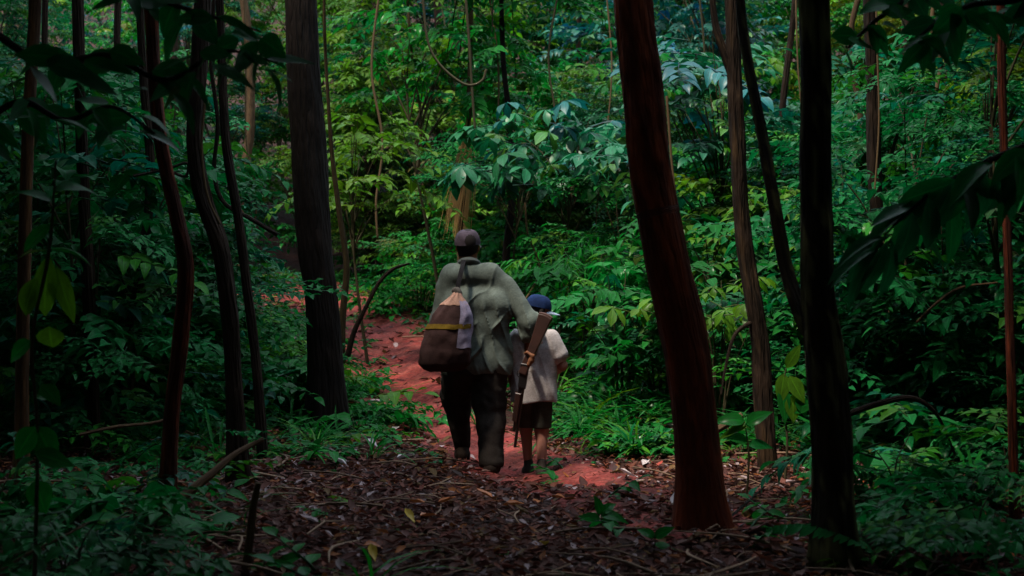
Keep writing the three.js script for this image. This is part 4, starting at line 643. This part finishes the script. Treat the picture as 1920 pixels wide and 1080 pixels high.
  const hold = new THREE.Group(); hold.name = 'cap'; boy.add(hold); hold.position.set(HC[0], HC[1] + 0.022, HC[2]); hold.rotation.set(0.0, YAW, 0); hold.rotation.order = 'YXZ'; hold.rotation.x = -0.22;
  part('cap_dome', cap.dome, cm, hold); part('cap_peak', cap.peak, pm, hold).userData.label = 'pale peak of the blue cap, its highlight painted in';
}

// ---------------------------------------------------------------- the sack on the man's shoulder
{
  const O = toMan(838, 696, -0.27).add(MAN), bag = thing('backpack', 'drawstring sack with yellow band and pale gathered top on the adult\'s back', 'backpack', O);
  // local: y up from the bag's bottom; height 0.60; centre line drifts to the right towards the neck
  const H = 0.565, cx = (v) => lerp(-0.02, 0.075, Math.pow(v, 1.6)), prof = [[0, 0.110, 0.045], [0.03, 0.155, 0.078], [0.09, 0.182, 0.105], [0.25, 0.180, 0.12], [0.5, 0.165, 0.115], [0.72, 0.140, 0.095], [0.86, 0.090, 0.066], [0.95, 0.040, 0.036], [1, 0.022, 0.022]];
  const rr = (v) => { let j = 0; while (j < prof.length - 2 && prof[j + 1][0] < v) j++; const a = prof[j], b = prof[j + 1], t = clamp((v - a[0]) / (b[0] - a[0]), 0, 1); return [lerp(a[1], b[1], t), lerp(a[2], b[2], t)]; };
  const P = (v, a, off) => { const [w, d] = rr(v), s = 1 + 0.09 * n3(Math.cos(a) * 2, v * 5, Math.sin(a) * 2) + 0.05 * n3(Math.cos(a) * 5, v * 9, Math.sin(a) * 5) + 0.10 * smooth(0.6, 0.95, v) * Math.sin(a * 9 + 2 * v), c = Math.cos(a), e = Math.sin(a), f = Math.pow(Math.abs(c), 0.92) * Math.sign(c), g = Math.pow(Math.abs(e), 0.95) * Math.sign(e); return V(cx(v) + f * (w * s + off), H * v + 0.01 * n3(c * 3, v, e * 3), g * (d * s + off)); };
  const loft = (v0, v1, a0, a1, off, nv, na) => { const b = new MB(); for (let j = 0; j <= nv; j++) for (let i = 0; i <= na; i++) { const p = P(lerp(v0, v1, j / nv), lerp(a0, a1, i / na), off); b.p.push(p.x, p.y, p.z); b.c.push(1, 1, 1); b.u.push(p.x * 3, p.y * 3); if (i && j) { const k = j * (na + 1) + i; b.i.push(k, k - na - 1, k - 1, k - 1, k - na - 1, k - na - 2); } } return b.geo(); };
  const T2 = Math.PI * 2, bottom = new MB().tube([P(0, 0, 0).setX(-0.02).setZ(0).add(V(0, -0.002, 0)), V(-0.02, 0.004, 0)], [0.10, 0.108], 20).geo(); bottom.scale(1, 1, 0.5);
  const dbl = (m) => { m.side = THREE.DoubleSide; return m; };
  part('sack', mergeGeometries([loft(0, 0.86, 0, T2, 0, 30, 44), bottom]), dbl(cloth('sack_brown', 0.060, 0.030, 0.028)), bag);
  part('gathered_top', loft(0.845, 1, 0, T2, 0.004, 12, 60), dbl(cloth('sack_beige', 0.42, 0.235, 0.175)), bag);
  part('band', loft(0.545, 0.605, 0.35, T2 - 0.35 + 0.0, 0.006, 3, 40), dbl(cloth('band_yellow', 0.20, 0.120, 0.014)), bag);
  part('side_panel', loft(0.30, 0.90, -0.35, 1.15, 0.005, 20, 14), dbl(cloth('panel_lilac', 0.30, 0.255, 0.36)), bag);
  const sm = cloth('strap_black', 0.016, 0.014, 0.016);
  const strap = (pts, w) => { const n = 14, c = new THREE.CatmullRomCurve3(pts), b = new MB(); for (const f of [0, 1]) { const s0 = b.p.length / 3; for (let k = 0; k <= n; k++) { const p = c.getPoint(k / n), t = c.getTangent(k / n), sd = V(1, 0.25, 0).addScaledVector(t, -t.dot(V(1, 0.25, 0))).normalize(), up = V(0, 0, 0).crossVectors(sd, t).multiplyScalar(f ? 0.004 : 0); for (const e of [-1, 1]) { b.p.push(p.x + sd.x * e * w + up.x, p.y + sd.y * e * w + up.y, p.z + sd.z * e * w + up.z); b.c.push(1, 1, 1); b.u.push(e, k / n * 4); } if (k) { const i = s0 + k * 2; b.i.push(i, i - 2, i + 1, i + 1, i - 2, i - 1); } } } return b.geo(); };
  const L = (px, py, dz) => at(px, py, 11.0 + dz).sub(O);
  part('strap', strap([L(856, 552, -0.25), L(860, 530, -0.235), L(866, 505, -0.19), L(869, 490, -0.10), L(868, 484, 0.0), L(862, 500, 0.14), L(850, 560, 0.19)], 0.017), dbl(sm), bag);
  part('knot', surfaceNet((x, y, z) => smin(ell(x, y, z, [0, 0, 0], [0.034, 0.028, 0.026]), ell(x, y, z, [0.02, -0.02, 0.012], [0.022, 0.026, 0.02]), 0.012) + 0.004 * n3(x * 60, y * 60, z * 60), V(-0.06, -0.07, -0.05), V(0.07, 0.05, 0.06), 0.006), cloth('knot_brown', 0.10, 0.085, 0.075), bag).position.copy(L(856, 545, -0.245));
}
// ---------------------------------------------------------------- the gun carried butt up in the man's hand
{
  const butt = toMan(1021, 594, -0.17).add(MAN), gripP = toMan(984, 690, -0.13).add(MAN), muzzle = toMan(964, 838, -0.02).add(MAN);
  const gun = thing('shotgun', 'long gun with reddish wooden stock held butt-up in the adult\'s hand', 'gun', gripP);
  const frame = (a, b, face) => { const u = b.clone().sub(a), len = u.length(); u.normalize(); const n = face.clone().addScaledVector(u, -face.dot(u)).normalize(), v = V(0, 0, 0).crossVectors(n, u); return { m: new THREE.Matrix4().makeBasis(u, v, n).setPosition(a.clone().sub(gripP)), len }; };
  const F = frame(gripP, butt, V(-0.25, 0, 1)), Bq = frame(gripP, muzzle, V(-0.25, 0, 1));
  const wood = new THREE.MeshPhysicalMaterial({ color: lin(0.072, 0.021, 0.013), roughness: 0.5, clearcoat: 0.4, clearcoatRoughness: 0.35, map: BARK_TONE }); wood.name = 'stock_wood';
  const steel = std('gun_steel', 0.05, 0.045, 0.045, 0.4, { metalness: 0.8, specularIntensity: 1 });
  const L = F.len, sh = new THREE.Shape(); sh.moveTo(-0.04, -0.020); sh.bezierCurveTo(0.08, -0.024, 0.15, -0.028, 0.22, -0.036); sh.lineTo(L, -0.050); sh.bezierCurveTo(L + 0.010, -0.03, L + 0.010, 0.02, L, 0.038); sh.lineTo(0.22, 0.022); sh.bezierCurveTo(0.14, 0.018, 0.08, 0.020, -0.04, 0.022); sh.closePath();
  const ext = (s, t, bev) => { const g = new THREE.ExtrudeGeometry(s, { depth: t, bevelEnabled: true, bevelThickness: bev, bevelSize: bev, bevelSegments: 3, curveSegments: 10 }); g.translate(0, 0, -t / 2); return g; };
  const put = (name, g, mm, fr) => { g.applyMatrix4(fr.m); return part(name, g, mm, gun); };
  put('stock', ext(sh, 0.022, 0.009), wood, F);
  const pl = new THREE.Shape(); pl.moveTo(L + 0.002, -0.053); pl.lineTo(L + 0.014, -0.052); pl.bezierCurveTo(L + 0.024, -0.03, L + 0.024, 0.02, L + 0.014, 0.040); pl.lineTo(L + 0.002, 0.041); pl.closePath(); put('butt_plate', ext(pl, 0.024, 0.006), std('butt_rubber', 0.06, 0.03, 0.025, 0.7), F);
  const rc = new THREE.Shape(); rc.moveTo(-0.03, -0.024); rc.lineTo(0.14, -0.026); rc.lineTo(0.15, 0.022); rc.lineTo(-0.03, 0.024); rc.closePath(); put('receiver', ext(rc, 0.026, 0.005), steel, Bq);
  put('barrel', new MB().tube([V(0.12, 0.006, 0), V(Bq.len * 0.55, 0.006, 0), V(Bq.len, 0.006, 0)], [0.013, 0.012, 0.011], 14).geo(), steel, Bq);
  put('magazine_tube', new MB().tube([V(0.12, -0.018, 0), V(Bq.len * 0.8, -0.018, 0)], [0.011, 0.011], 12).geo(), steel, Bq);
  const fe = new THREE.Shape(); fe.moveTo(0.20, -0.034); fe.lineTo(0.40, -0.032); fe.lineTo(0.41, -0.008); fe.lineTo(0.20, -0.006); fe.closePath(); put('fore_end', ext(fe, 0.026, 0.008), wood, Bq);
  put('trigger_guard', new THREE.TorusGeometry(0.026, 0.0035, 8, 20, Math.PI).rotateZ(Math.PI).translate(0.05, -0.026, 0), steel, Bq);
  put('trigger', new THREE.CapsuleGeometry(0.003, 0.02, 4, 8).translate(0.05, -0.036, 0), steel, Bq);
}
// ---------------------------------------------------------------- plants whose leaves can be told apart: each leaf a part
const LEAFG = { ovate: [new MB().leaf(new THREE.Matrix4(), 1, 0.4, { fold: 0.28, droop: 0.28, seg: 7 }).geo(), new MB().leaf(new THREE.Matrix4(), 1, 0.4, { fold: 0.4, droop: 0.5, seg: 7, wave: 0.03 }).geo(), new MB().leaf(new THREE.Matrix4(), 1, 0.4, { fold: 0.15, droop: 0.12, seg: 7, wave: 0.02 }).geo()],
  lance: [new MB().leaf(new THREE.Matrix4(), 1, 0.4, { shape: 'lance', fold: 0.3, droop: 0.3, seg: 7 }).geo(), new MB().leaf(new THREE.Matrix4(), 1, 0.4, { shape: 'lance', fold: 0.45, droop: 0.5, seg: 7 }).geo()],
  heart: [new MB().leaf(new THREE.Matrix4(), 1, 0.8, { shape: 'heart', fold: 0.2, droop: 0.3, seg: 7 }).geo()] };
// a leaf from its base pixel, pointing at angle deg on the picture plane (0 right, 90 up), tip towards the viewer by `fore`, face turned by `face` (0 faces up, 1 faces the viewer)
function leafAt(root, px, py, d, deg, lenPx, widPx, o = {}) {
  const base = at(px, py, d).sub(root.position), a = deg * Math.PI / 180, L = lenPx * d / FPX, W = widPx * d / FPX, sh = o.shape || 'ovate', list = LEAFG[sh], g = list[(o.v || 0) % list.length];
  const x = V(Math.cos(a), Math.sin(a), o.fore || 0).normalize(), up = V(0, 1, 0).lerp(V(0.15, 0.1, 1), o.face ?? 0.5), y = up.addScaledVector(x, -up.dot(x)).normalize(), z = V(0, 0, 0).crossVectors(x, y);
  const m = part('leaf', g, o.mat || M.leaf, root); m.matrix.makeBasis(x.multiplyScalar(L), y.multiplyScalar(L), z.multiplyScalar(W / (sh === 'heart' ? 0.8 : 0.4))).setPosition(base); m.matrix.decompose(m.position, m.quaternion, m.scale); return m;
}
function stickFrom(name, label, category, px, d, w, material, group, o = {}) {   // px: pixel line, d: number or one per point, w: pixel widths
  const P = px.map(([x, y], k) => at(x, y, Array.isArray(d) ? d[k] : d)), D = Array.isArray(d) ? d[0] : d, base = P[0].clone(), root = o.parent || thing(name, label, category, base, group), b = new MB();
  trunkTube(b, P.map((p) => p.clone().sub(root.position)), w.map((q) => q / 2 * D / FPX), { seed: px[0][0], rough: o.rough ?? 0.15, sides: o.sides || 8, segs: o.segs || px.length * 10, flare: 0, col: o.col });
  part(o.part || 'stem', b.geo(), material, root); return root;
}
{ // broad-leaved plant, lower left; stronger light put into the lime leaf colour
  const d = 6.2, foot = at(62, 960, d); foot.y = G(foot.x, -d); const root = thing('broad_leaf_plant', 'tall plant with long hanging leaves painted light green as if lit in the left thicket', 'plant', foot);
  const b = new MB(); trunkTube(b, [V(0, 0, 0), at(70, 800, d).sub(foot), at(60, 640, d).sub(foot), at(92, 470, d).sub(foot), at(105, 300, d).sub(foot)], [0.009, 0.008, 0.008, 0.007, 0.004], { seed: 2, flare: 0, sides: 8 }); part('stem', b.geo(), M.stem, root);
  const rows = [[92, 478, -98, 128, 46, 'lance', 0.9, 'leafLime'], [106, 500, -66, 110, 34, 'lance', 0.8, 'leafLime'], [70, 520, -118, 92, 40, 'lance', 0.7, 'leafLime'], [92, 612, -92, 58, 52, 'ovate', 0.9, 'leafLime'], [60, 640, -150, 64, 36, 'ovate', 0.6, 'leaf'], [78, 720, -40, 62, 34, 'ovate', 0.5, 'leaf'], [64, 745, 5, 50, 26, 'ovate', 0.4, 'leaf'], [92, 470, 8, 84, 22, 'lance', 0.12, 'leaf'], [90, 470, 178, 58, 20, 'lance', 0.1, 'leafLime'], [100, 380, 150, 80, 36, 'ovate', 0.3, 'leafDeep'], [102, 360, 25, 90, 38, 'ovate', 0.4, 'leafDeep'], [66, 800, -125, 80, 46, 'ovate', 0.7, 'leaf'], [70, 800, -55, 90, 50, 'ovate', 0.8, 'leaf'], [64, 860, -160, 70, 30, 'lance', 0.4, 'leafDeep'], [64, 850, -20, 84, 42, 'ovate', 0.6, 'leaf'], [66, 900, -70, 70, 50, 'ovate', 0.7, 'leaf'], [98, 420, -140, 76, 30, 'lance', 0.6, 'leaf']];
  rows.forEach(([x, y, a, l, w, sh, f, m], k) => leafAt(root, x, y, d + 0.12 * Math.sin(k * 2.1), a, l, w, { shape: sh, face: f, mat: M[m], v: k, fore: 0.5 * Math.sin(k * 1.7) }));
}
{ // drooping branch of long leaves, right
  const d = 6.4, R = RNG(71), root = stickFrom('drooping_branch', 'branch with long drooping blue-green leaves hanging before the right thicket', 'branch', [[1990, 250], [1880, 290], [1780, 340], [1700, 400], [1660, 440]], d, [14, 12, 9, 7, 4], M.barkDark, null, { part: 'branch' });
  for (const [x, y, a, l, w, f] of [[1668, 446, 203, 150, 26, 0.35], [1662, 440, 228, 130, 24, 0.6], [1664, 450, 250, 130, 30, 0.7], [1672, 450, 268, 120, 28, 0.8], [1660, 445, 190, 110, 30, 0.4], [1650, 450, 240, 160, 26, 0.5], [1700, 400, 205, 120, 30, 0.4], [1710, 398, 262, 110, 44, 0.8], [1740, 370, 280, 110, 40, 0.8], [1720, 385, 190, 100, 34, 0.4], [1790, 338, 250, 120, 44, 0.7], [1800, 335, 300, 120, 40, 0.6], [1840, 310, 265, 130, 44, 0.8], [1860, 300, 220, 120, 36, 0.5], [1880, 292, 285, 130, 46, 0.7], [1780, 345, 215, 110, 30, 0.4], [1910, 280, 245, 140, 40, 0.7], [1640, 470, 205, 110, 24, 0.3]])
    leafAt(root, x, y, d + 0.2 * (R() - 0.5), a, l, w, { shape: 'lance', face: f, mat: M.leafGloss, v: Math.floor(R() * 2), fore: 0.5 * (R() - 0.5) });
  for (let k = 0; k < 14; k++) { const t = R(), x = lerp(1700, 1960, t), y = lerp(400, 265, t) + 20 * (R() - 0.5); leafAt(root, x, y, d + 0.5 * (R() - 0.5), 180 + 180 * R(), 90 + 60 * R(), 30 + 18 * R(), { shape: R() < 0.5 ? 'ovate' : 'lance', face: R(), mat: M.leafDeep, v: k, fore: R() - 0.5 }); }
}
{ // large dark leaves hanging into the top left
  const R = RNG(72);
  const over = (label, px, d, w, n, l0, l1) => { const root = stickFrom('overhanging_branch', label, 'branch', px, d, w, M.barkDark, null, { part: 'branch' }); const c = new THREE.CatmullRomCurve3(px.map(([x, y]) => V(x, y, 0))); for (let k = 0; k < n; k++) { const p = c.getPoint(R()); leafAt(root, p.x + 30 * (R() - 0.5), p.y + 44 * (R() - 0.4), d + 0.5 * (R() - 0.5), (R() < 0.5 ? 0 - 75 * R() + 12 : 180 + 75 * R() - 12), lerp(l0, l1, R()) * 0.85, lerp(26, 50, R()), { face: R(), mat: k % 4 ? M.leafDeep : M.leafGloss, v: k, fore: 0.7 * (R() - 0.5) }); } return root; };
  over('leafy branch with big dark leaves crossing the rusty slim trunk at the top', [[-40, 40], [90, 120], [200, 104], [310, 150], [420, 96], [520, 118]], 5.6, [16, 14, 12, 10, 7, 4], 34, 70, 130);
  over('dark leafy bough hanging from the top edge between the slim trunks', [[150, -80], [230, -30], [330, 10], [430, 40], [490, 60]], 5.9, [14, 12, 10, 7, 4], 26, 70, 120);
  over('bough of broad dark leaves over the tawny trunk in the upper left corner', [[-60, 250], [40, 190], [120, 225], [210, 200], [290, 250]], 6.1, [14, 12, 10, 8, 4], 26, 70, 120);
  over('dark leafy bough hanging in the upper right corner', [[1990, -40], [1900, 0], [1820, 10], [1760, 40], [1700, 90]], 6.0, [16, 14, 11, 8, 4], 34, 70, 120);
  over('bough of dark leaves beside the lichen-spotted fork at the top', [[1760, -60], [1700, 0], [1640, 40], [1590, 90]], 6.8, [14, 12, 9, 5], 22, 60, 100);
}
{ // limp leaves, backlight put into their lime colour, on a bent stalk between the two right-hand trunks
  const d = 10.0, foot = at(1472, 880, d); foot.y = G(foot.x, -d); const root = thing('young_plant', 'young plant with bright lime leaves between the crooked tree and the forked tree', 'plant', foot);
  const b = new MB(); trunkTube(b, [V(0, 0, 0), at(1476, 820, d).sub(foot), at(1466, 740, d).sub(foot), at(1474, 690, d).sub(foot)], [0.009, 0.008, 0.007, 0.004], { seed: 2, flare: 0, sides: 6 }); part('stem', b.geo(), M.stem, root);
  for (const [x, y, a, l, w, m] of [[1470, 700, 262, 62, 30, 'leafLime'], [1466, 720, 275, 78, 26, 'leaf'], [1486, 740, 272, 54, 34, 'leafLime'], [1480, 705, 300, 60, 30, 'leafLime'], [1496, 740, 290, 46, 24, 'leaf'], [1474, 690, 60, 54, 24, 'leafLime'], [1480, 770, 20, 60, 24, 'leaf']]) leafAt(root, x, y, d, a, l, w, { face: 0.9, mat: M[m], v: 2, fore: 0.2 });
  const d2 = 9.4, f2 = at(1400, 900, d2); f2.y = G(f2.x, -d2); const r2 = thing('young_plant', 'sprawling plant with lime arching leaves at the foot of the leaning red trunk', 'plant', f2);
  const b2 = new MB(); trunkTube(b2, [V(0, 0, 0), at(1404, 850, d2).sub(f2), at(1396, 790, d2).sub(f2)], [0.007, 0.006, 0.003], { seed: 3, flare: 0, sides: 6 }); part('stem', b2.geo(), M.stem, r2);
  for (const [x, y, a, l, w, m] of [[1396, 790, 165, 60, 30, 'leaf'], [1398, 792, 205, 54, 16, 'leafLime'], [1402, 800, 190, 66, 14, 'leafLime'], [1400, 796, 40, 56, 26, 'leaf'], [1402, 830, 150, 50, 24, 'leaf'], [1404, 835, 10, 48, 22, 'leafDeep']]) leafAt(r2, x, y, d2, a, l, w, { face: 0.6, mat: M[m], v: 1, fore: 0.3 });
}
{ // ferns and seedlings on the floor
  const R = RNG(73);
  const frond = (label, px, py, d, ang, L) => { const p = at(px, py, d); p.y = Math.max(G(p.x, -d), p.y - 0.4); const root = thing('fern', label, 'fern', V(p.x, G(p.x, -d), -d)); const n = Array.isArray(ang) ? ang : [ang]; n.forEach((a, k) => { const m = part('frond', S.fern[k % 2], M.leafDeep, root); m.rotation.set(0, a, 0.25 + 0.25 * R(), 'YZX'); m.scale.setScalar(L * (0.8 + 0.4 * R())); m.position.y = 0.01; }); return root; };
  frond('arching fern spreading feathery fronds on the floor at the lower right', 1655, 960, 7.3, [0.1, 0.5, -0.6, 1.9, 3.0], 1.1);
  frond('low fern in the lower left corner below the long hanging leaves', 150, 1010, 6.3, [0.4, 1.6, 2.8, -0.7], 0.7);
  frond('fern tucked behind the foot of the forked lichen-spotted tree', 1690, 850, 9.2, [0.3, 1.5, 2.6, 3.8, -0.8], 1.0);
  const seedling = (label, px, py, rows, m = M.leaf) => { const p = groundAt(px, py), d = -p.z, root = thing('seedling', label, 'seedling', p); const top = at(px + 3, py - 34, d).sub(p), b = new MB(); trunkTube(b, [V(0, -0.01, 0), top.clone().multiplyScalar(0.5).add(V(0.004, 0, 0)), top], [0.004, 0.0035, 0.002], { seed: 5, flare: 0, sides: 5, segs: 8 }); part('stem', b.geo(), M.stem, root); rows.forEach(([dx, dy, a, l, w], k) => leafAt(root, px + dx, py + dy, d, a, l, w, { face: 0.3 + 0.3 * R(), mat: m, v: k, fore: 0.8 * (R() - 0.4) })); };
  seedling('small green seedling on the leaf litter near the leaning red trunk', 1124, 995, [[2, -30, 100, 40, 20], [2, -28, 10, 56, 26], [2, -22, 170, 44, 22], [2, -20, -15, 50, 26], [2, -30, 45, 44, 20]]);
  seedling('single-leaved seedling at the bottom edge of the litter', 492, 1078, [[3, -18, 15, 66, 18], [3, -14, 165, 40, 18]]);
  seedling('dark seedling on the litter left of the leaning red trunk base', 1225, 1035, [[2, -26, 40, 46, 22], [2, -26, 140, 40, 20], [2, -16, -10, 44, 22]]);
  seedling('tiny seedling growing from the litter before the black-barked tree', 585, 862, [[2, -20, 60, 30, 16], [2, -20, 130, 30, 16], [2, -14, 0, 34, 16], [2, -14, 180, 30, 14]]);
  seedling('round-leaved seedling beside the diagonal fallen branch', 290, 1010, [[2, -30, 20, 40, 28], [2, -30, 150, 44, 30], [2, -18, -20, 40, 26], [2, -16, 200, 36, 24], [2, -34, 80, 36, 24]]);
  seedling('leafy seedling below the lowest end of the diagonal fallen branch', 190, 980, [[2, -30, 25, 60, 26], [2, -30, 165, 50, 24], [2, -18, -10, 54, 24], [2, -34, 90, 40, 22]], M.leafDeep);
}
// ---------------------------------------------------------------- fallen and bent wood
stickFrom('fallen_branch', 'diagonal fallen branch propped up in the lower left, lit along its top', 'branch', [[262, 978], [330, 940], [392, 892], [440, 852], [492, 824]], [8.0, 8.2, 8.4, 8.6, 8.8], [16, 18, 16, 13, 10], M.barkPale, null, { col: spots(6, 2, 0.05, [0.8, 0.7, 0.6], [1.5, 1.3, 1.0]) });
stickFrom('dead_stub', 'short upright dead stub standing in the litter below the fallen branch', 'stub', [[458, 1085], [468, 1010], [474, 950], [484, 905]], 7.0, [17, 16, 15, 12], M.barkPale, null, { sides: 10 });
stickFrom('arched_stem', 'bare arched stem bending over the path edge by the black-barked tree', 'stem', [[652, 668], [664, 622], [688, 572], [712, 528], [738, 504], [768, 494]], 14.0, [10, 9, 8, 8, 7, 4], M.barkDark, null);
stickFrom('fallen_branch', 'crooked bare branch reaching out behind the forked tree', 'branch', [[1590, 776], [1650, 756], [1705, 746], [1752, 772], [1790, 850]], [8.6, 8.6, 8.6, 8.7, 8.8], [12, 11, 10, 8, 5], M.barkDark, null);
stickFrom('fallen_branch', 'pale thin stick slanting up behind the leaning red trunk on its path side', 'branch', [[1150, 728], [1180, 690], [1222, 632], [1262, 575]], [15.4, 15.5, 15.6, 15.7], [6, 6, 5, 4], M.barkPale, null);
stickFrom('fallen_branch', 'forked pale twig in the dark right thicket under the drooping leaves', 'branch', [[1718, 605], [1760, 565], [1800, 540], [1870, 530]], 10.2, [5, 5, 5, 3], M.barkPale, null);
stickFrom('fallen_branch', 'cut pale stick beside the lime leaves right of the red trunk', 'branch', [[1338, 810], [1372, 790], [1392, 778]], 9.9, [14, 13, 12], M.barkPale, null);
stickFrom('fallen_branch', 'thin stick lying across the floor between the red trunk and the forked tree', 'branch', [[1356, 980], [1392, 950], [1434, 912]], [8.2, 8.6, 9.0], [5, 5, 4], M.barkDark, null);
stickFrom('fallen_branch', 'thin dead twig lying level in the left thicket above the fallen branch', 'branch', [[150, 815], [220, 800], [300, 790], [340, 770]], [10.0, 10.0, 10.1, 10.2], [7, 7, 6, 4], M.barkPale, null);
stickFrom('fallen_branch', 'long low twig slanting up from the bottom left corner', 'branch', [[0, 1070], [60, 1035], [130, 1000], [170, 978]], [6.4, 6.5, 6.6, 6.7], [6, 6, 5, 3], M.barkPale, null);
stickFrom('fallen_branch', 'thin level twig reaching the dead stub from the thicket', 'branch', [[320, 1010], [390, 998], [460, 1000]], 7.2, [5, 5, 4], M.barkPale, null);
// ---------------------------------------------------------------- hanging vines
const vine = (label, px, d, w, m = M.vine) => stickFrom('vine', label, 'vine', px, d, px.map(() => w), m, null, { rough: 0.1, sides: 6, segs: px.length * 9 });
vine('thin vine dangling in an S-curve above the black-barked tree\'s path side', [[762, -20], [774, 120], [790, 230], [786, 320], [800, 370], [814, 395]], 20, 5);
vine('dark vine looping down in a U below the top centre', [[792, -10], [806, 90], [838, 135], [880, 160], [905, 150], [912, 130]], 17, 5, M.stem);
vine('pale bent vine behind the child, coming down from the wall', [[985, 380], [990, 440], [1010, 490], [1008, 520], [994, 548], [975, 575]], 17, 4, M.vine);
vine('straight dark vine hanging in the upper middle', [[872, -20], [880, 80], [886, 180], [892, 260]], 18, 5, M.stem);
vine('thin pale vine hanging between the forked tree and the upper right bough', [[1642, -20], [1645, 100], [1648, 230], [1640, 360]], 11, 4);
vine('twisting dark vine beside the sinuous left trunk', [[402, -10], [396, 120], [408, 230], [402, 330], [420, 380], [470, 410], [520, 440]], 11.5, 8, M.barkDark);
vine('pale vine strand hanging beside the dark sinuous trunk', [[384, 190], [378, 280], [390, 370], [412, 420]], 9.6, 5);
vine('curled vine in the thicket beside the rusty slim trunk', [[250, 330], [310, 318], [352, 306], [348, 330], [320, 322]], 10.5, 6, M.barkDark);
vine('thin bare vine rising along the red trunk\'s far side', [[1300, 640], [1296, 560], [1280, 470], [1262, 330], [1250, 180]], 11.5, 5);
vine('reddish hanging vine at the upper right behind the boughs', [[1752, -10], [1748, 60], [1764, 110], [1756, 170]], 13, 8, M.vine);
{ // thin vines hanging in the foliage wall
  const R = RNG(76);
  for (const x0 of [705, 925, 1040, 1135, 1320, 1495, 1690, 470]) { const d = 15 + 8 * R(), j = () => 26 * (R() - 0.5), y1 = 260 + 260 * R(); inRow(vine('', [[x0 + j(), -30], [x0 + j(), y1 * 0.3], [x0 + j(), y1 * 0.6], [x0 + j(), y1 * 0.85], [x0 + j() * 1.5, y1]], d, 2.5 + 2 * R(), R() < 0.5 ? M.vine : M.stem), R() < 0.5 ? 'thin vine' : 'slack thin vine', 'hanging down before the foliage wall'); }
}
{ // bundle of dead palm fibre hanging behind the man
  const d = 19.6, foot = at(862, 520, d); foot.y = G(foot.x, -d); const root = thing('dry_palm', 'straw-coloured skirt of dead fronds hanging down a stem behind the man', 'palm', foot), R = RNG(74), b = new MB();
  trunkTube(b, [V(0, -0.05, 0), at(866, 380, d).sub(foot), at(878, 240, d).sub(foot), at(884, -50, d).sub(foot)], [0.045, 0.04, 0.035, 0.03], { seed: 4, flare: 0.1, sides: 10 }); part('trunk', b.geo(), M.barkPale, root);
  for (let k = 0; k < 120; k++) { const a = R() * 6.28, u = gauss(R), top = at(879 + 5 * u, 225 + 90 * R(), d + 0.05 * Math.sin(a)).sub(foot), end = at(850 + 24 * u + 10 * R(), 385 + 65 * R(), d + 0.22 * Math.sin(a)).sub(foot), fb = new MB(); fb.tube(spline([top, top.clone().lerp(end, 0.45).add(V(0.03 * u, 0.03, 0.02)), end], 6), [0.004, 0.006, 0.006, 0.005, 0.004, 0.003, 0.002], 4); part('dead_frond', fb.geo(), M.straw, root); }
  const rows = []; for (let k = 0; k < 14; k++) { const p = at(884, 40 * R() - 60, d).sub(foot); rows.push([mat(p.x, p.y, p.z, R() * 6.28, 0.5 * R(), 0, 1.8 + 0.8 * R()), tint(R, [1.1, 1, 0.9])]); } scatter('fronds', S.fern, M.leaf, rows, root);
}
// ---------------------------------------------------------------- single fallen leaves that stand out from the litter
{
  const R = RNG(75), oc = (n, r, g, b) => { const m = leafMat(n, r, g, b, 0.1, 0.3, 0.4); return m; }, orange = oc('fallen_orange', 0.30, 0.085, 0.020), pale = oc('fallen_pale', 0.36, 0.30, 0.30), yellow = oc('fallen_yellow', 0.36, 0.24, 0.03), red = oc('fallen_red', 0.24, 0.035, 0.022);
  const drop = (px, py, m, s, label, group) => { const p = groundAt(px, py), o = part('fallen_leaf', S.litter[Math.floor(R() * 5)], m, scene); o.position.copy(p).add(V(0, 0.035, 0)); o.rotation.set(0.4 * (R() - 0.5), R() * 6.28, 0.4 * (R() - 0.5)); o.scale.setScalar(s); tag(o, label, 'leaf', group); if (group) inRow(o, label, 'among the ' + group); };
  for (const [x, y, s] of [[780, 960, 1.2], [835, 955, 1.1], [910, 945, 1.1], [960, 962, 1.2], [1010, 955, 1.1], [1045, 948, 1.0], [800, 985, 1.0], [700, 1040, 1.1]]) drop(x, y, orange, s, 'orange fallen leaf lying', 'orange leaves on the litter');
  for (const [x, y, s] of [[758, 870, 1.3], [634, 878, 1.2], [700, 846, 1.1], [860, 905, 1.0], [1150, 895, 1.2], [1180, 905, 1.2], [1210, 880, 1.1], [1120, 860, 1.1], [1265, 955, 1.0], [742, 815, 1.2], [700, 745, 1.2], [1195, 838, 1.4], [1165, 846, 1.3]]) drop(x, y, pale, s, 'pale greyish fallen leaf lying', 'pale leaves on the litter');
  for (const [x, y] of [[770, 988], [1020, 1040], [700, 1060]]) drop(x, y, yellow, 0.9, 'small yellow fallen leaf lying', 'yellow leaves on the litter');
  drop(1195, 808, orange, 2.2, 'large curled rust-brown leaf on the green verge by the red trunk', null); drop(1232, 886, red, 1.6, 'crimson curled leaf on the litter against the red trunk', null); drop(500, 828, red, 1.7, 'red curled leaf at the upper end of the fallen branch', null);
}
labelRows();
scene.traverse((o) => { if (o.isMesh) { o.castShadow = true; o.receiveShadow = true; } });
renderer.render(scene, camera);
